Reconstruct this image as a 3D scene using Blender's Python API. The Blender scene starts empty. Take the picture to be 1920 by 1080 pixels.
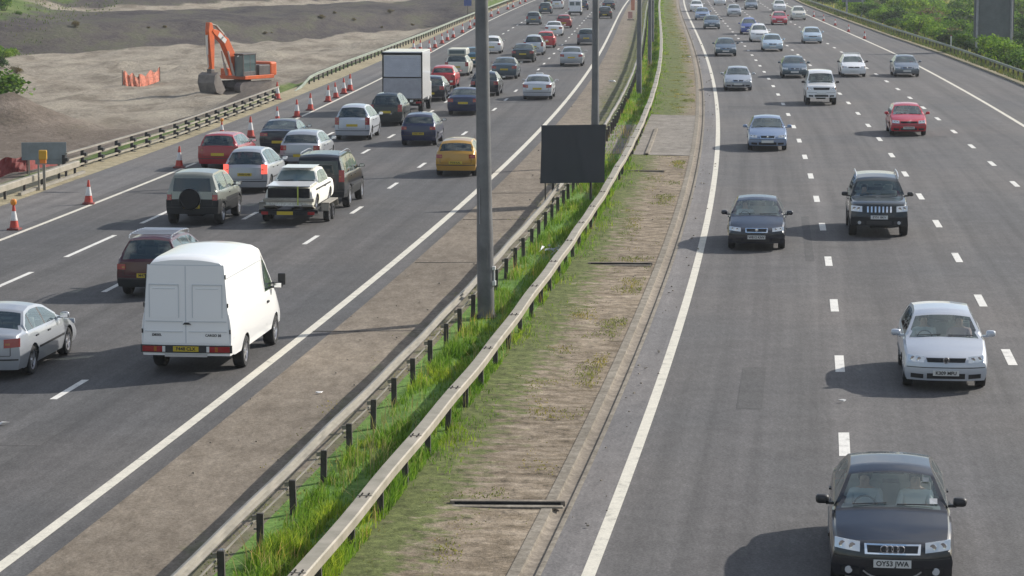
import bpy, bmesh, math, random
import numpy as np
from mathutils import Vector, Matrix
R = math.radians
random.seed(7); rng = np.random.default_rng(7)
scn = bpy.context.scene
COL = scn.collection

# ------------------------------------------------------------------ camera, world, sun, exposure
F, H0, YH, CX = 4844.0, 9.01, -109.0, 960.0        # focal length (px at 1920), camera height, horizon row, centre column
PITCH = math.atan((540 - YH) / F)
cam_d = bpy.data.cameras.new('camera'); cam = bpy.data.objects.new('camera', cam_d); COL.objects.link(cam)
cam.location = (0, 0, H0); cam.rotation_euler = (math.pi/2 - PITCH, 0, 0)
cam_d.sensor_width = 36; cam_d.lens = F/1920*36; cam_d.clip_start = 0.5; cam_d.clip_end = 6000
scn.camera = cam
SUN_EL, SUN_AZ = R(31), R(31)                        # sun to the right, a little beyond the traffic
world = bpy.data.worlds.new('World'); scn.world = world; world.use_nodes = True
nt = world.node_tree; sky = nt.nodes.new('ShaderNodeTexSky'); sky.sky_type = 'NISHITA'; sky.sun_disc = False
sky.sun_elevation = SUN_EL; sky.sun_rotation = R(90) - SUN_AZ; sky.dust_density = 1.1; sky.air_density = 1.0; sky.ozone_density = 1.0
bg = nt.nodes['Background']; bg.inputs['Strength'].default_value = 0.10
tc = nt.nodes.new('ShaderNodeTexCoord'); mp = nt.nodes.new('ShaderNodeMapping'); mp.inputs['Scale'].default_value = (1.6, 1.6, 3.2)   # thin broken cloud, added to the unseen sky to vary reflections
cn = nt.nodes.new('ShaderNodeTexNoise'); cn.inputs['Scale'].default_value = 1.7; cn.inputs['Detail'].default_value = 8; cn.inputs['Roughness'].default_value = .58
cr_ = nt.nodes.new('ShaderNodeValToRGB'); cr_.color_ramp.elements[0].position = .46; cr_.color_ramp.elements[1].position = .66; cr_.color_ramp.elements[1].color = (.75,.75,.75,1)
mxw = nt.nodes.new('ShaderNodeMix'); mxw.data_type = 'RGBA'; mxw.inputs[7].default_value = (8.2, 8.1, 8.0, 1)
nt.links.new(tc.outputs['Generated'], mp.inputs[0]); nt.links.new(mp.outputs[0], cn.inputs['Vector']); nt.links.new(cn.outputs[0], cr_.inputs[0])
nt.links.new(cr_.outputs[0], mxw.inputs[0]); nt.links.new(sky.outputs[0], mxw.inputs[6]); nt.links.new(mxw.outputs[2], bg.inputs[0])
sd = bpy.data.lights.new('sun', 'SUN'); sd.energy = 4.2; sd.angle = R(0.6); sd.color = (1.0, 0.95, 0.87)
so = bpy.data.objects.new('sun', sd); COL.objects.link(so)
sv = Vector((math.cos(SUN_AZ)*math.cos(SUN_EL), math.sin(SUN_AZ)*math.cos(SUN_EL), math.sin(SUN_EL)))
so.rotation_euler = sv.to_track_quat('Z', 'Y').to_euler(); so.location = (60, 40, 60)
scn.view_settings.view_transform = 'Standard'; scn.view_settings.look = 'None'
scn.view_settings.exposure = 0.45; scn.view_settings.gamma = 1
scn.cycles.transparent_max_bounces = 12; scn.cycles.max_bounces = 6

# ------------------------------------------------------------------ road geometry (metres; x across, y away from the bridge)
def px2w(px, py, z=0.0):
    dy = (py - 540)/F; dx = (px - CX)/F
    c, s = math.cos(PITCH), math.sin(PITCH)
    d = Vector((dx, c - dy*s, -s - dy*c)); k = (z - H0)/d.z
    return d.x*k, d.y*k
RE_PX = [(1122,1075),(1162,957),(1212,808),(1255,690),(1290,550),(1320,425),(1346,285),(1346,250),(1342,175),(1325,107),(1307,62),(1287,25),(1284,0)]
_p = np.array([px2w(*q) for q in RE_PX])
# line on the left side gives the same curve shifted by 8.6 m
_l = np.array([px2w(*q) for q in [(0,1046),(322,812),(480,697),(680,540),(930,330),(1015,240),(1110,120),(1125,97),(1145,62),(1165,22),(1177,0)]]) + np.array([8.6, 0])
_a = np.vstack([_p, _l])
_co = np.polyfit(_a[:,1]/100, _a[:,0], 4); _dc = np.polyder(_co)
D0, D1 = 36.0, 405.0
def mx(D):
    D = np.asarray(D, float); d = np.clip(D, D0, D1)
    return np.polyval(_co, d/100) + np.polyval(_dc, d/100)/100*(D - d)
def ms(D): return float(np.polyval(_dc, np.clip(D, D0, D1)/100)/100)
def on(D, off, z=0.0): return Vector((float(mx(D)) + off, D, z))

# ------------------------------------------------------------------ helpers
def link(name, me, mats=(), parent=None, loc=(0,0,0), rot=0.0, kind=None):
    for m in mats: me.materials.append(m)
    o = bpy.data.objects.new(name, me); COL.objects.link(o)
    o.location = loc; o.rotation_euler = (0, 0, rot)
    if parent is not None: o.parent = parent
    if kind: o['kind'] = kind
    return o
def tag(o, label, cat, group=None, kind=None):
    o['label'] = label; o['category'] = cat
    if group: o['group'] = group
    if kind: o['kind'] = kind
    return o
def thing(name, label, cat, loc=(0,0,0), rot=0.0, group=None):
    o = bpy.data.objects.new(name, None); COL.objects.link(o); o.empty_display_size = 0.3
    o.location = loc; o.rotation_euler = (0,0,rot)
    return tag(o, label, cat, group)
class MB:
    def __init__(s): s.v = []; s.f = []; s.m = []
    def add(s, vs, fs, mi=0):
        b = len(s.v); s.v += [tuple(v) for v in vs]; s.f += [tuple(b+i for i in f) for f in fs]; s.m += [mi]*len(fs); return s
    def box(s, c, d, mi=0, rz=0.0, ry=0.0, taper=1.0):
        M = Matrix.Rotation(rz, 3, 'Z') @ Matrix.Rotation(ry, 3, 'Y')
        vs = []
        for z in (-1, 1):
            t = taper if z > 0 else 1
            for x, y in ((-1,-1),(1,-1),(1,1),(-1,1)):
                vs.append(M @ Vector((x*d[0]/2*t, y*d[1]/2*t, z*d[2]/2)) + Vector(c))
        return s.add(vs, [(3,2,1,0),(4,5,6,7),(0,1,5,4),(1,2,6,5),(2,3,7,6),(3,0,4,7)], mi)
    def tube(s, pts, rs, n=8, mi=0, cap=True):
        pts = [Vector(p) for p in pts]
        if not hasattr(rs, '__len__'): rs = [rs]*len(pts)
        vs = []
        for i, p in enumerate(pts):
            t = (pts[min(i+1, len(pts)-1)] - pts[max(i-1, 0)]).normalized()
            a = t.orthogonal().normalized() if abs(t.z) < .999 else Vector((1,0,0))
            if abs(t.z) < .999: a = t.cross(Vector((0,0,1))).normalized()
            b = t.cross(a).normalized()
            for k in range(n):
                q = 2*math.pi*(k+.5)/n; vs.append(p + (a*math.cos(q) + b*math.sin(q))*rs[i])
        fs = [(i*n+k, i*n+(k+1)%n, (i+1)*n+(k+1)%n, (i+1)*n+k) for i in range(len(pts)-1) for k in range(n)]
        if cap: fs += [tuple(range(n)), tuple((len(pts)-1)*n + k for k in reversed(range(n)))]
        return s.add(vs, fs, mi)
    def lathe(s, prof, c=(0,0,0), axis='Z', n=20, mi=0):
        vs = []
        for r, h in prof:
            for k in range(n):
                q = 2*math.pi*k/n
                v = (r*math.cos(q), r*math.sin(q), h) if axis == 'Z' else ((r*math.cos(q), h, r*math.sin(q)) if axis == 'Y' else (h, r*math.cos(q), r*math.sin(q)))
                vs.append((v[0]+c[0], v[1]+c[1], v[2]+c[2]))
        fs = [(i*n+k, i*n+(k+1)%n, (i+1)*n+(k+1)%n, (i+1)*n+k) for i in range(len(prof)-1) for k in range(n)]
        return s.add(vs, fs, mi)
    def ball(s, c, d, mi=0, n=14, m=8, flat=.0):
        P = []
        for i in range(m+1):
            t = math.pi*i/m - math.pi/2
            for k in range(n):
                q = 2*math.pi*k/n; ct, cq, sq = math.cos(t), math.cos(q), math.sin(q)
                f = lambda v: math.copysign(abs(v)**.62, v)      # a rounded box rather than an egg
                P.append((c[0]+f(math.sin(t))*d[0]/2*(1 if math.sin(t) > 0 else .45), c[1]+f(ct)*f(cq)*d[1]/2, c[2]+f(ct)*f(sq)*d[2]/2))
        return s.add(P, [(i*n+k, i*n+(k+1)%n, (i+1)*n+(k+1)%n, (i+1)*n+k) for i in range(m) for k in range(n)], mi)
    def mesh(s, name, smooth=None, bevel=0.0, weld=False):
        me = bpy.data.meshes.new(name); me.from_pydata(s.v, [], s.f); 
        me.polygons.foreach_set('material_index', s.m)
        bm = bmesh.new(); bm.from_mesh(me)
        if weld: bmesh.ops.remove_doubles(bm, verts=bm.verts, dist=0.0006)
        bmesh.ops.recalc_face_normals(bm, faces=bm.faces)
        if bevel:
            es = [e for e in bm.edges if e.is_manifold and e.calc_face_angle(0) > R(35)]
            bmesh.ops.bevel(bm, geom=es, offset=bevel, segments=2, profile=.6, affect='EDGES', clamp_overlap=True)
        bm.to_mesh(me); bm.free()
        if smooth:
            me.shade_smooth(); me.set_sharp_from_angle(angle=R(smooth))
        me.update(); return me
def part(name, mb, mats, parent, smooth=None, bevel=0.0, label=None):
    o = link(name, mb.mesh(name, smooth, bevel), mats, parent)
    if label: o['label'] = label
    return o

# ------------------------------------------------------------------ materials
def mat(name, col, rough=.6, metal=0.0, coat=0.0, spec=.5):
    m = bpy.data.materials.new(name); m.use_nodes = True; b = m.node_tree.nodes['Principled BSDF']
    b.inputs['Base Color'].default_value = (*col, 1); b.inputs['Roughness'].default_value = rough
    b.inputs['Metallic'].default_value = metal; b.inputs['Coat Weight'].default_value = coat
    b.inputs['Coat Roughness'].default_value = .04; b.inputs['Specular IOR Level'].default_value = spec
    return m
class NT:                                             # tiny node-graph writer
    def __init__(s, m): s.t = m.node_tree; s.b = s.t.nodes['Principled BSDF']
    def n(s, typ, ins=None, **kw):
        x = s.t.nodes.new(typ)
        for k, v in kw.items(): setattr(x, k, v)
        for k, v in (ins or {}).items():
            if isinstance(v, bpy.types.NodeSocket): s.t.links.new(v, x.inputs[k])
            else: x.inputs[k].default_value = v
        return x
    def coord(s, uv=False, scale=(1,1,1)):
        c = s.n('ShaderNodeTexCoord').outputs['UV' if uv else 'Object']
        return s.n('ShaderNodeMapping', {'Vector': c, 'Scale': scale}).outputs[0]
    def noise(s, vec, scale, det=4, rough=.55): return s.n('ShaderNodeTexNoise', {'Vector': vec, 'Scale': scale, 'Detail': det, 'Roughness': rough}).outputs[0]
    def ramp(s, fac, stops):
        r = s.n('ShaderNodeValToRGB', {'Fac': fac}); e = r.color_ramp.elements
        while len(e) < len(stops): e.new(.5)
        for i, (p, c) in enumerate(stops): e[i].position = p; e[i].color = (*c, 1) if len(c) == 3 else c
        return r.outputs[0]
    def mix(s, fac, a, b, mode='MIX'):
        x = s.n('ShaderNodeMix', data_type='RGBA', blend_type=mode)
        for k, v in ((0, fac), (6, a), (7, b)):
            if isinstance(v, bpy.types.NodeSocket): s.t.links.new(v, x.inputs[k])
            else: x.inputs[k].default_value = (*v, 1) if isinstance(v, tuple) and len(v) == 3 else v
        return x.outputs[2]
    def math(s, op, a, b=0.0, clamp=False):
        return s.n('ShaderNodeMath', {0: a, 1: b}, operation=op, use_clamp=clamp).outputs[0]
    def bump(s, h, strength=.3, dist=.02):
        s.t.links.new(s.n('ShaderNodeBump', {'Height': h, 'Strength': strength, 'Distance': dist}).outputs[0], s.b.inputs['Normal'])
    def out(s, c, k='Base Color'): s.t.links.new(c, s.b.inputs[k])
def g3(v, w=0.0): return (v*(1+w), v, v*(1-w))
def asphalt(name, base, warm, lanes, spread=.3):
    g3 = lambda v, w=0.0: (v*(1+w*.55), v*(1-w*.12), v*(1-w*.5))
    m = mat(name, g3(base), .85, spec=.3); g = NT(m); c = g.coord(); u = g.coord(True)
    fine = g.noise(c, 22, 3, .7); mid = g.noise(c, .9, 4, .6); big = g.noise(c, .09, 3, .5); grain = g.noise(g.coord(False, (1,.28,1)), 9, 5, .85)
    streak = g.noise(g.coord(True, (2.2, .035, 1)), 1.0, 4, .6)
    col = g.ramp(fine, [(.25, g3(base*.62, warm)), (.5, g3(base, warm)), (.8, g3(base*1.55, warm))])
    col = g.mix(1.0, col, g.ramp(grain, [(.3, g3(.76)), (.5, g3(1)), (.7, g3(1.26))]), 'MULTIPLY')
    col = g.mix(1.0, col, g.ramp(mid, [(.3, g3(.88)), (.7, g3(1.12))]), 'MULTIPLY')
    col = g.mix(1.0, col, g.ramp(big, [(.35, (.90,.92,.95)), (.65, (1.1,1.07,1.05))]), 'MULTIPLY')
    col = g.mix(1.0, col, g.ramp(streak, [(.3, g3(.80)), (.5, g3(1.0)), (.72, g3(1.22))]), 'MULTIPLY')
    if lanes:                                          # worn wheel tracks and an oil strip follow each lane
        off, w = lanes
        uu = g.n('ShaderNodeSeparateXYZ', {0: u}).outputs[0]
        ph = g.math('MULTIPLY', g.math('SUBTRACT', uu, off), 4*math.pi/w)
        wv = g.math('MULTIPLY_ADD', g.math('COSINE', ph), .5, ); 
        g.t.nodes[-1].inputs[2].default_value = .5
        ph2 = g.math('COSINE', g.math('MULTIPLY', g.math('SUBTRACT', uu, off), 2*math.pi/w))
        col = g.mix(g.math('MULTIPLY', wv, .8), col, g.mix(1.0, col, g3(1.18, .02), 'MULTIPLY'))
        col = g.mix(g.math('MULTIPLY', g.math('MULTIPLY', ph2, -1.0, True), .42), col, g.mix(1.0, col, (.76,.77,.80), 'MULTIPLY'))
    if 0: crack = g.n('ShaderNodeTexVoronoi', {'Vector': g.coord(True, (.25, .05, 1)), 'Scale': 1.0}, feature='DISTANCE_TO_EDGE').outputs[0]
    if 0: col = g.mix(g.math('MULTIPLY', g.math('LESS_THAN', crack, .0035), .35), col, g3(base*.5))
    g.out(col); g.bump(fine, .5, .01); return m
M = {}
M['asphalt_r'] = asphalt('asphalt_near_right', .092, .06, (0.0, 3.73))
M['asphalt_l'] = asphalt('asphalt_left', .080, .045, (-8.6, 3.25))
M['asphalt_old'] = asphalt('asphalt_grey_strip', .150, .09, None)
M['asphalt_ls'] = asphalt('asphalt_hard_shoulder', .115, .06, None)
def gritty(name, cols, sc=1.4, bump=.5, mossy=None, stretch=(1,1,1), speck=None):
    m = mat(name, cols[1], .95, spec=.15); g = NT(m); c = g.coord()
    fine = g.noise(c, 16, 4, .75); n = g.noise(g.coord(False, stretch), sc, 6, .65); b = g.noise(c, .12, 3)
    col = g.ramp(n, [(.28, cols[0]), (.5, cols[1]), (.74, cols[2])])
    col = g.mix(1.0, col, g.ramp(fine, [(.25, g3(.62)), (.5, g3(1)), (.8, g3(1.42))]), 'MULTIPLY')
    col = g.mix(1.0, col, g.ramp(b, [(.3, g3(.85)), (.7, g3(1.15))]), 'MULTIPLY')
    if mossy: col = mossy(g, col)
    if speck: col = g.mix(1.0, col, g.ramp(g.noise(g.coord(False, speck[1]), speck[0], 7, .8), [(.32, g3(speck[2])), (.47, g3(.95)), (.56, g3(1.05)), (.72, g3(speck[3]))]), 'MULTIPLY')
    g.out(col); g.bump(fine, bump, .03); return m
def moss_by_u(u0, u1, green, thr=.5, gain=4.0, sc=1.6, stretch=(1, .45, 1)):
    def f(g, col):                                     # growth thickens from offset u0 towards offset u1
        u = g.n('ShaderNodeSeparateXYZ', {0: g.coord(True)}).outputs[0]
        k = g.n('ShaderNodeMapRange', {'Value': u, 'From Min': u0, 'From Max': u1, 'To Min': -.30, 'To Max': .30}).outputs[0]
        n = g.noise(g.coord(False, stretch), sc, 7, .68); v_ = g.n('ShaderNodeSeparateXYZ', {0: g.coord(True)}).outputs[1]
        far_ = g.n('ShaderNodeMapRange', {'Value': v_, 'From Min': 118, 'From Max': 140, 'To Min': 0, 'To Max': .24}).outputs[0]
        fac = g.math('MULTIPLY', g.math('SUBTRACT', g.math('ADD', g.math('ADD', n, k), far_), thr), gain, True)
        gr = g.ramp(g.noise(g.coord(), 6, 5, .7), [(.3, tuple(v*.55 for v in green)), (.5, green), (.75, tuple(v*1.5 for v in green))])
        return g.mix(fac, col, gr)
    return f
M['shoulder'] = gritty('shoulder_grit', [(.145,.12,.093), (.20,.168,.132), (.26,.222,.178)], 2.4, .5, moss_by_u(-7.4, -5.0, (.10,.115,.045), .55, 3.0), stretch=(1,.4,1), speck=(7,(1,.35,1),.72,1.3))
M['verge'] = gritty('verge_soil', [(.105,.080,.052), (.235,.190,.138), (.37,.31,.24)], 1.8, .9, moss_by_u(-1.0, -3.3, (.12,.14,.05), .545, 6.0, 2.6, (.9,1.1,1)), stretch=(.8,1.4,1), speck=(5,(.9,.6,1),.30,1.6))
M['strip_soil'] = gritty('median_soil', [(.07,.13,.03), (.12,.22,.045), (.19,.28,.08)], 2.0)
M['concrete'] = gritty('kerb_concrete', [(.15,.132,.105), (.22,.195,.158), (.31,.28,.235)], 3.0, .2)
M['channel'] = gritty('channel_concrete', [(.15,.13,.105), (.22,.19,.155), (.30,.26,.21)], 3.0, .2)
M['sandstrip'] = gritty('sandy_edge', [(.16,.14,.09), (.30,.26,.17), (.38,.33,.23)], 2.0, .4)
def paint_line(name, c):
    m = mat(name, c, .7); g = NT(m); n = g.noise(g.coord(), 3.0, 6, .75); f = g.noise(g.coord(), 26, 4, .8)
    col = g.ramp(n, [(.30, tuple(v*.45 for v in c)), (.44, tuple(v*.86 for v in c)), (.7, c)])
    g.out(g.mix(1.0, col, g.ramp(f, [(.3, g3(.78)), (.6, g3(1.05))]), 'MULTIPLY')); return m
M['line'] = paint_line('road_paint', (.74,.72,.67))
M['line_edge'] = paint_line('edge_line_paint', (.68,.64,.54))
def metal_dirty(name, c, c2, rough=.5, metal=.3, sc=3.0):
    m = mat(name, c, rough, metal); g = NT(m); n = g.noise(g.coord(), sc, 5, .7)
    g.out(g.ramp(n, [(.32, c2), (.6, c), (.8, tuple(v*1.12 for v in c))])); return m
M['rail'] = metal_dirty('weathered_rail', (.33,.295,.235), (.22,.20,.15), .6, .1, 1.6)
M['rail_l'] = metal_dirty('galvanised_rail', (.31,.285,.24), (.21,.195,.165), .55, .15, 1.6)
M['rail_green'] = metal_dirty('algae_rail', (.30,.33,.27), (.16,.20,.14), .6, .15, 1.6)
M['post'] = metal_dirty('dark_post', (.075,.068,.06), (.035,.03,.027), .7, .1)
M['pole'] = metal_dirty('lamp_column_steel', (.15,.153,.16), (.085,.087,.092), .5, .2, .9)
M['pole_light'] = metal_dirty('grey_sign_post', (.34,.34,.37), (.25,.25,.27), .5, .4)
M['tyre'] = mat('tyre_rubber', (.018,.018,.019), .8)
M['rim'] = mat('alloy_rim', (.62,.62,.64), .3, .85)
M['rimdark'] = mat('steel_rim', (.15,.15,.16), .45, .6)
M['trim'] = mat('black_trim', (.022,.022,.024), .5)
M['bumper'] = mat('grey_plastic', (.016,.017,.018), .6, spec=.3)
M['under'] = mat('underbody', (.012,.012,.013), .9)
M['seat'] = mat('seat_cloth', (.34,.33,.31), .9)
M['dash'] = mat('dashboard', (.11,.115,.12), .7)
M['chrome'] = mat('chrome', (.75,.75,.76), .12, 1.0)
M['red'] = mat('tail_lens', (.28,.010,.013), .2, 0, .5)
M['amber'] = mat('amber_lens', (.34,.11,.01), .2, 0, .6)
M['whitelens'] = mat('clear_lens', (.60,.63,.66), .10, .35, 1.0)
M['plate_w'] = mat('white_plate', (.62,.62,.60), .5)
M['plate_y'] = mat('yellow_plate', (.50,.37,.02), .5)
M['ink'] = mat('black_lettering', (.02,.02,.02), .6)
M['skin'] = mat('skin', (.52,.33,.25), .6)
M['shirt'] = mat('shirt', (.48,.50,.52), .9)
M['hair'] = mat('hair', (.05,.03,.02), .8)
def glassmat(name, tint, a):
    m = bpy.data.materials.new(name); m.use_nodes = True; t = m.node_tree; t.nodes.clear()
    o = t.nodes.new('ShaderNodeOutputMaterial'); tr = t.nodes.new('ShaderNodeBsdfTransparent'); tr.inputs[0].default_value = (*tint, 1)
    gl = t.nodes.new('ShaderNodeBsdfGlossy'); gl.inputs['Roughness'].default_value = .03; gl.inputs['Color'].default_value = (.85,.93,.95,1)
    df = t.nodes.new('ShaderNodeBsdfDiffuse'); df.inputs[0].default_value = (.13,.18,.185,1)
    lw = t.nodes.new('ShaderNodeLayerWeight'); lw.inputs[0].default_value = .5; pw = t.nodes.new('ShaderNodeMath'); pw.operation = 'POWER'; pw.inputs[1].default_value = 4.0; t.links.new(lw.outputs['Facing'], pw.inputs[0])
    fr = t.nodes.new('ShaderNodeMath'); fr.operation = 'MULTIPLY_ADD'; fr.inputs[1].default_value = .85; fr.inputs[2].default_value = .10; t.links.new(pw.outputs[0], fr.inputs[0])
    m1 = t.nodes.new('ShaderNodeMixShader'); m1.inputs[0].default_value = a; t.links.new(tr.outputs[0], m1.inputs[1]); t.links.new(df.outputs[0], m1.inputs[2])
    m2 = t.nodes.new('ShaderNodeMixShader'); t.links.new(fr.outputs[0], m2.inputs[0]); t.links.new(m1.outputs[0], m2.inputs[1]); t.links.new(gl.outputs[0], m2.inputs[2])
    t.links.new(m2.outputs[0], o.inputs[0]); return m
M['glass'] = glassmat('car_glass', (.82,.90,.88), .13)
M['glass_rear'] = glassmat('rear_glass', (.30,.38,.38), .55); M['glass_rear'].node_tree.nodes['Diffuse BSDF'].inputs[0].default_value = (.03,.045,.05,1)
M['glass_black'] = mat('opaque_dark_glass', (.012,.018,.022), .05, 0, .5)
M['glass_dark'] = glassmat('far_car_glass', (.2,.25,.25), .8)
def carpaint(name, c, metal=.0, rough=.35):
    m = mat(name, c, rough, metal, .8, .25); g = NT(m)
    n = g.noise(g.coord(), 1.3, 5, .6); z = g.n('ShaderNodeSeparateXYZ', {0: g.coord()}).outputs[2]
    d = g.math('MULTIPLY', g.n('ShaderNodeMapRange', {'Value': z, 'From Min': .2, 'From Max': .75, 'To Min': .16, 'To Max': .0}).outputs[0], n)
    g.out(g.mix(d, c, (.16,.15,.135))); return m

# ------------------------------------------------------------------ ribbons that follow the road
def stations(a, b, step=2.0):
    out = [a]; D = a
    while D < b: D += step*max(1, D/60); out.append(min(D, b))
    return out
def ribbon(name, cols, a, b, m, kind='structure', step=2.0, offs=None, parent=None):
    """cols: list of (offset, z) or offset function of D"""
    Ds = stations(a, b, step); v = []; uv = []; n = len(cols)
    for D in Ds:
        sl = ms(D)
        for o, z in cols:
            o = o(D) if callable(o) else o
            v.append((float(mx(D)) + o, D, z)); uv.append((o, D))
    f = [(i*n+k, i*n+k+1, (i+1)*n+k+1, (i+1)*n+k) for i in range(len(Ds)-1) for k in range(n-1)]
    me = bpy.data.meshes.new(name); me.from_pydata(v, [], f)
    ul = me.uv_layers.new(name='UVMap'); idx = np.zeros(len(me.loops), int); me.loops.foreach_get('vertex_index', idx)
    ul.data.foreach_set('uv', np.array(uv)[idx].ravel())
    me.shade_smooth(); me.set_sharp_from_angle(angle=R(30))
    return link(name, me, [m], parent, kind=kind)
A0, A1 = -30.0, 520.0
def loff(base, far):                                   # left-hand edges drift outwards with distance
    return lambda D: base + (far-base)*min(1, max(0, (D-110)/170))
rb = lambda d=0.0: (lambda D: float(np.interp(D, [169,211,251,378], [20.2,19.8,19.1,18.0])) + d)
rl = lambda d=0.0: (lambda D: float(np.interp(D, [128,212,308,400], [15.1,15.4,14.9,14.5])) + d)
ribbon('road_right', [(-.1,.0), (7,.0), (rb(-.75),.0)], A0, A1, M['asphalt_r'])
ribbon('road_left', [(loff(-21.9,-23.7),.0), (-15,.0), (-8.05,.0)], A0, A1, M['asphalt_l'])
ribbon('hard_shoulder', [(loff(-24.4,-25.5),.002), (loff(-21.9,-23.7),.002)], A0, A1, M['asphalt_ls'])
ribbon('grey_strip', [(-.74,.004), (-.1,.004)], A0, A1, M['asphalt_old'])
ribbon('channel', [(-.97,.0), (-.90,-.03), (-.80,-.03), (-.74,.006)], A0, A1, M['channel'])
ribbon('kerb', [(-1.16,.0), (-1.15,.05), (-.98,.05), (-.97,.0)], A0, A1, M['concrete'])
ribbon('kerb_line', [(-.76,.008), (-.71,.012), (-.68,.008)], A0, A1, M['concrete'])
ribbon('verge', [(-3.6,.10), (-2.6,.07), (-1.9,.04), (-1.15,.035)], A0, A1, M['verge'], step=1.0)
ribbon('median_ground', [(-5.35,.03), (-4.3,.09), (-3.6,.10)], A0, A1, M['strip_soil'])
ribbon('shoulder_left', [(-8.05,.006), (-6.4,.012), (-5.35,.03)], A0, A1, M['shoulder'])
ribbon('sandy_edge', [(loff(-25.9,-26.6),.03), (loff(-24.4,-25.5),.004)], A0, A1, M['sandstrip'])
ribbon('edge_kerb', [(rb(-.75),.0), (rb(-.73),.07), (rb(-.58),.07), (rb(-.55),.04), (rb(.9),.05)], A0, A1, M['sandstrip'])
M['paving'] = gritty('old_paving', [(.15,.135,.115), (.215,.195,.17), (.28,.255,.225)], 1.6, .4, None, (1,.6,1), (5,(1,.5,1),.75,1.25))
ribbon('paving', [(-3.55,.105), (-2.6,.078), (-1.16,.052)], 109, 134.5, M['paving']); ribbon('paving', [(-5.3,.04), (-4.3,.10), (-3.62,.11)], 109.5, 127, M['paving'])
ribbon('kerb', [(-3.05,.10), (-3.04,.15), (-2.90,.15), (-2.88,.08)], 109, 124, M['concrete'])
# joint gaps and drain slots across the verge
def quadz(mb, pts, z):
    mb.add([(p[0], p[1], z) for p in pts], [(0,1,2,3)])
# ------------------------------------------------------------------ lane markings
mb = MB(); me_ = MB()
def dash(D, off, ln, w, z=.006, m=None):
    m = m or mb; a, b = D - ln/2, D + ln/2
    m.add([(float(mx(a))+off-w/2, a, z), (float(mx(a))+off+w/2, a, z), (float(mx(b))+off+w/2, b, z), (float(mx(b))+off-w/2, b, z)], [(0,1,2,3)])
DA = px2w(1577, 682)[1]; DB = px2w(1796, 483)[1]; DC = px2w(1731, 202)[1]; DL1 = px2w(580, 450)[1]; DL2 = px2w(687, 284)[1]; DL3 = px2w(171, 461)[1]
for off, Dr in ((3.72, DA), (7.44, DB), (11.3, DC)):
    k = -8
    while Dr + k*9 < 430:
        dash(Dr + k*9, off, 2.2, .20); k += 1
for off, Dr in ((-11.95, DL1), (-15.2, DL2)):
    k = -8
    while Dr + k*8.85 < 430:
        D = Dr + k*8.85
        if D < 215 or off < -0: dash(D, off - (0.35 if D > 200 else .35*max(0, D-100)/100), 2.3, .15)
        k += 1
for k in range(-5, 40): dash(DL3 + k*9.0, -18.25 - .9*min(1, max(0, DL3+k*9-110)/100), 5.6 if k < 3 else 3.0, .15)
link('lane_marking', mb.mesh('lane_marking'), [M['line']], kind='structure')
for nm, o, w, a, b in (('edge_line', 0.0, .20, A0, A1), ('edge_line', -8.6, .21, A0, A1)):
    ribbon(nm, [(o-w/2,.007), (o+w/2,.007)], a, b, M['line_edge'])
ribbon('edge_line', [(rl(-.1),.007), (rl(.1),.007)], A0, A1, M['line_edge'])
el = loff(-21.4, -23.2)
for a, b in ((A0, 106), (124, A1)): ribbon('edge_line', [(lambda D: el(D)-.08,.007), (lambda D: el(D)+.08,.007)], a, b, M['line_edge'])
# transverse joints and other dark lines across the road, as thin dark bars
mj = MB()
for D, o1, o2 in ((59.6,-8.5,-5.5),(72.6,-8.0,-5.4),(93,-8.0,-5.4),(84,-8,-5.4),(109,-3.3,-.9),(134.6,-3.4,-.8)):
    mj.box((float(mx(D)) + (o1+o2)/2, D, .016), (o2-o1, .035, .010), 0, rz=.03)
link('road_joint_and_line', mj.mesh('road_joint_and_line'), [mat('joint_and_line_dark', (.055,.052,.048), .9)], kind='structure')

mp_ = MB()
for D, o, w, l in ((52,1.9,.5,5),(66,9.3,.9,3.2),(88,5.6,2.6,.9),(71,-10.2,.35,9),(97,-13.5,.5,8),(60,13.0,.4,10),(120,9.2,2.9,1.6),(47,-11.2,.8,2.4),(142,2.0,2.8,2.5),(79,3.2,.25,12),(112,-10.0,2.4,1.4)):
    mp_.add([(float(mx(D_))+o+s_*w/2, D_, .0042) for D_, s_ in ((D-l/2,-1),(D-l/2,1),(D+l/2,1),(D+l/2,-1))], [(0,1,2,3)])
link('road_patch', mp_.mesh('road_patch'), [asphalt('asphalt_patch', .078, .05, None)], kind='structure')
# drain slots in the verge
def slot(px, py, w, d, h, nm, lab):
    x, y = px2w(px, py); t = thing(nm, lab, 'drain cover', (x, y, .05), -.03)
    b = MB().box((0,0,.03), (w, d, .09)); part('slab', b, [M['channel']], t, bevel=.012)
    b = MB().box((0,-d/2-.10,.005), (w*.96, .16, .03)); part('apron', b, [M['concrete']], t, bevel=.006)
    b = MB().box((0,-d/2-.003,.028), (w*.92, .012, .06)); part('opening', b, [M['under']], t)
slot(952, 952, 1.85, .12, .1, 'drain_slot', 'long concrete drain slot crossing the nearest verge beside the kerb')
slot(1163, 500, 1.8, .10, .1, 'drain_slot', 'dark drain slot across the verge level with the black saloon')
slot(1205, 325, 1.7, .12, .1, 'drain_slot', 'farthest drain slot in the verge right of the black covered sign')
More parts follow.
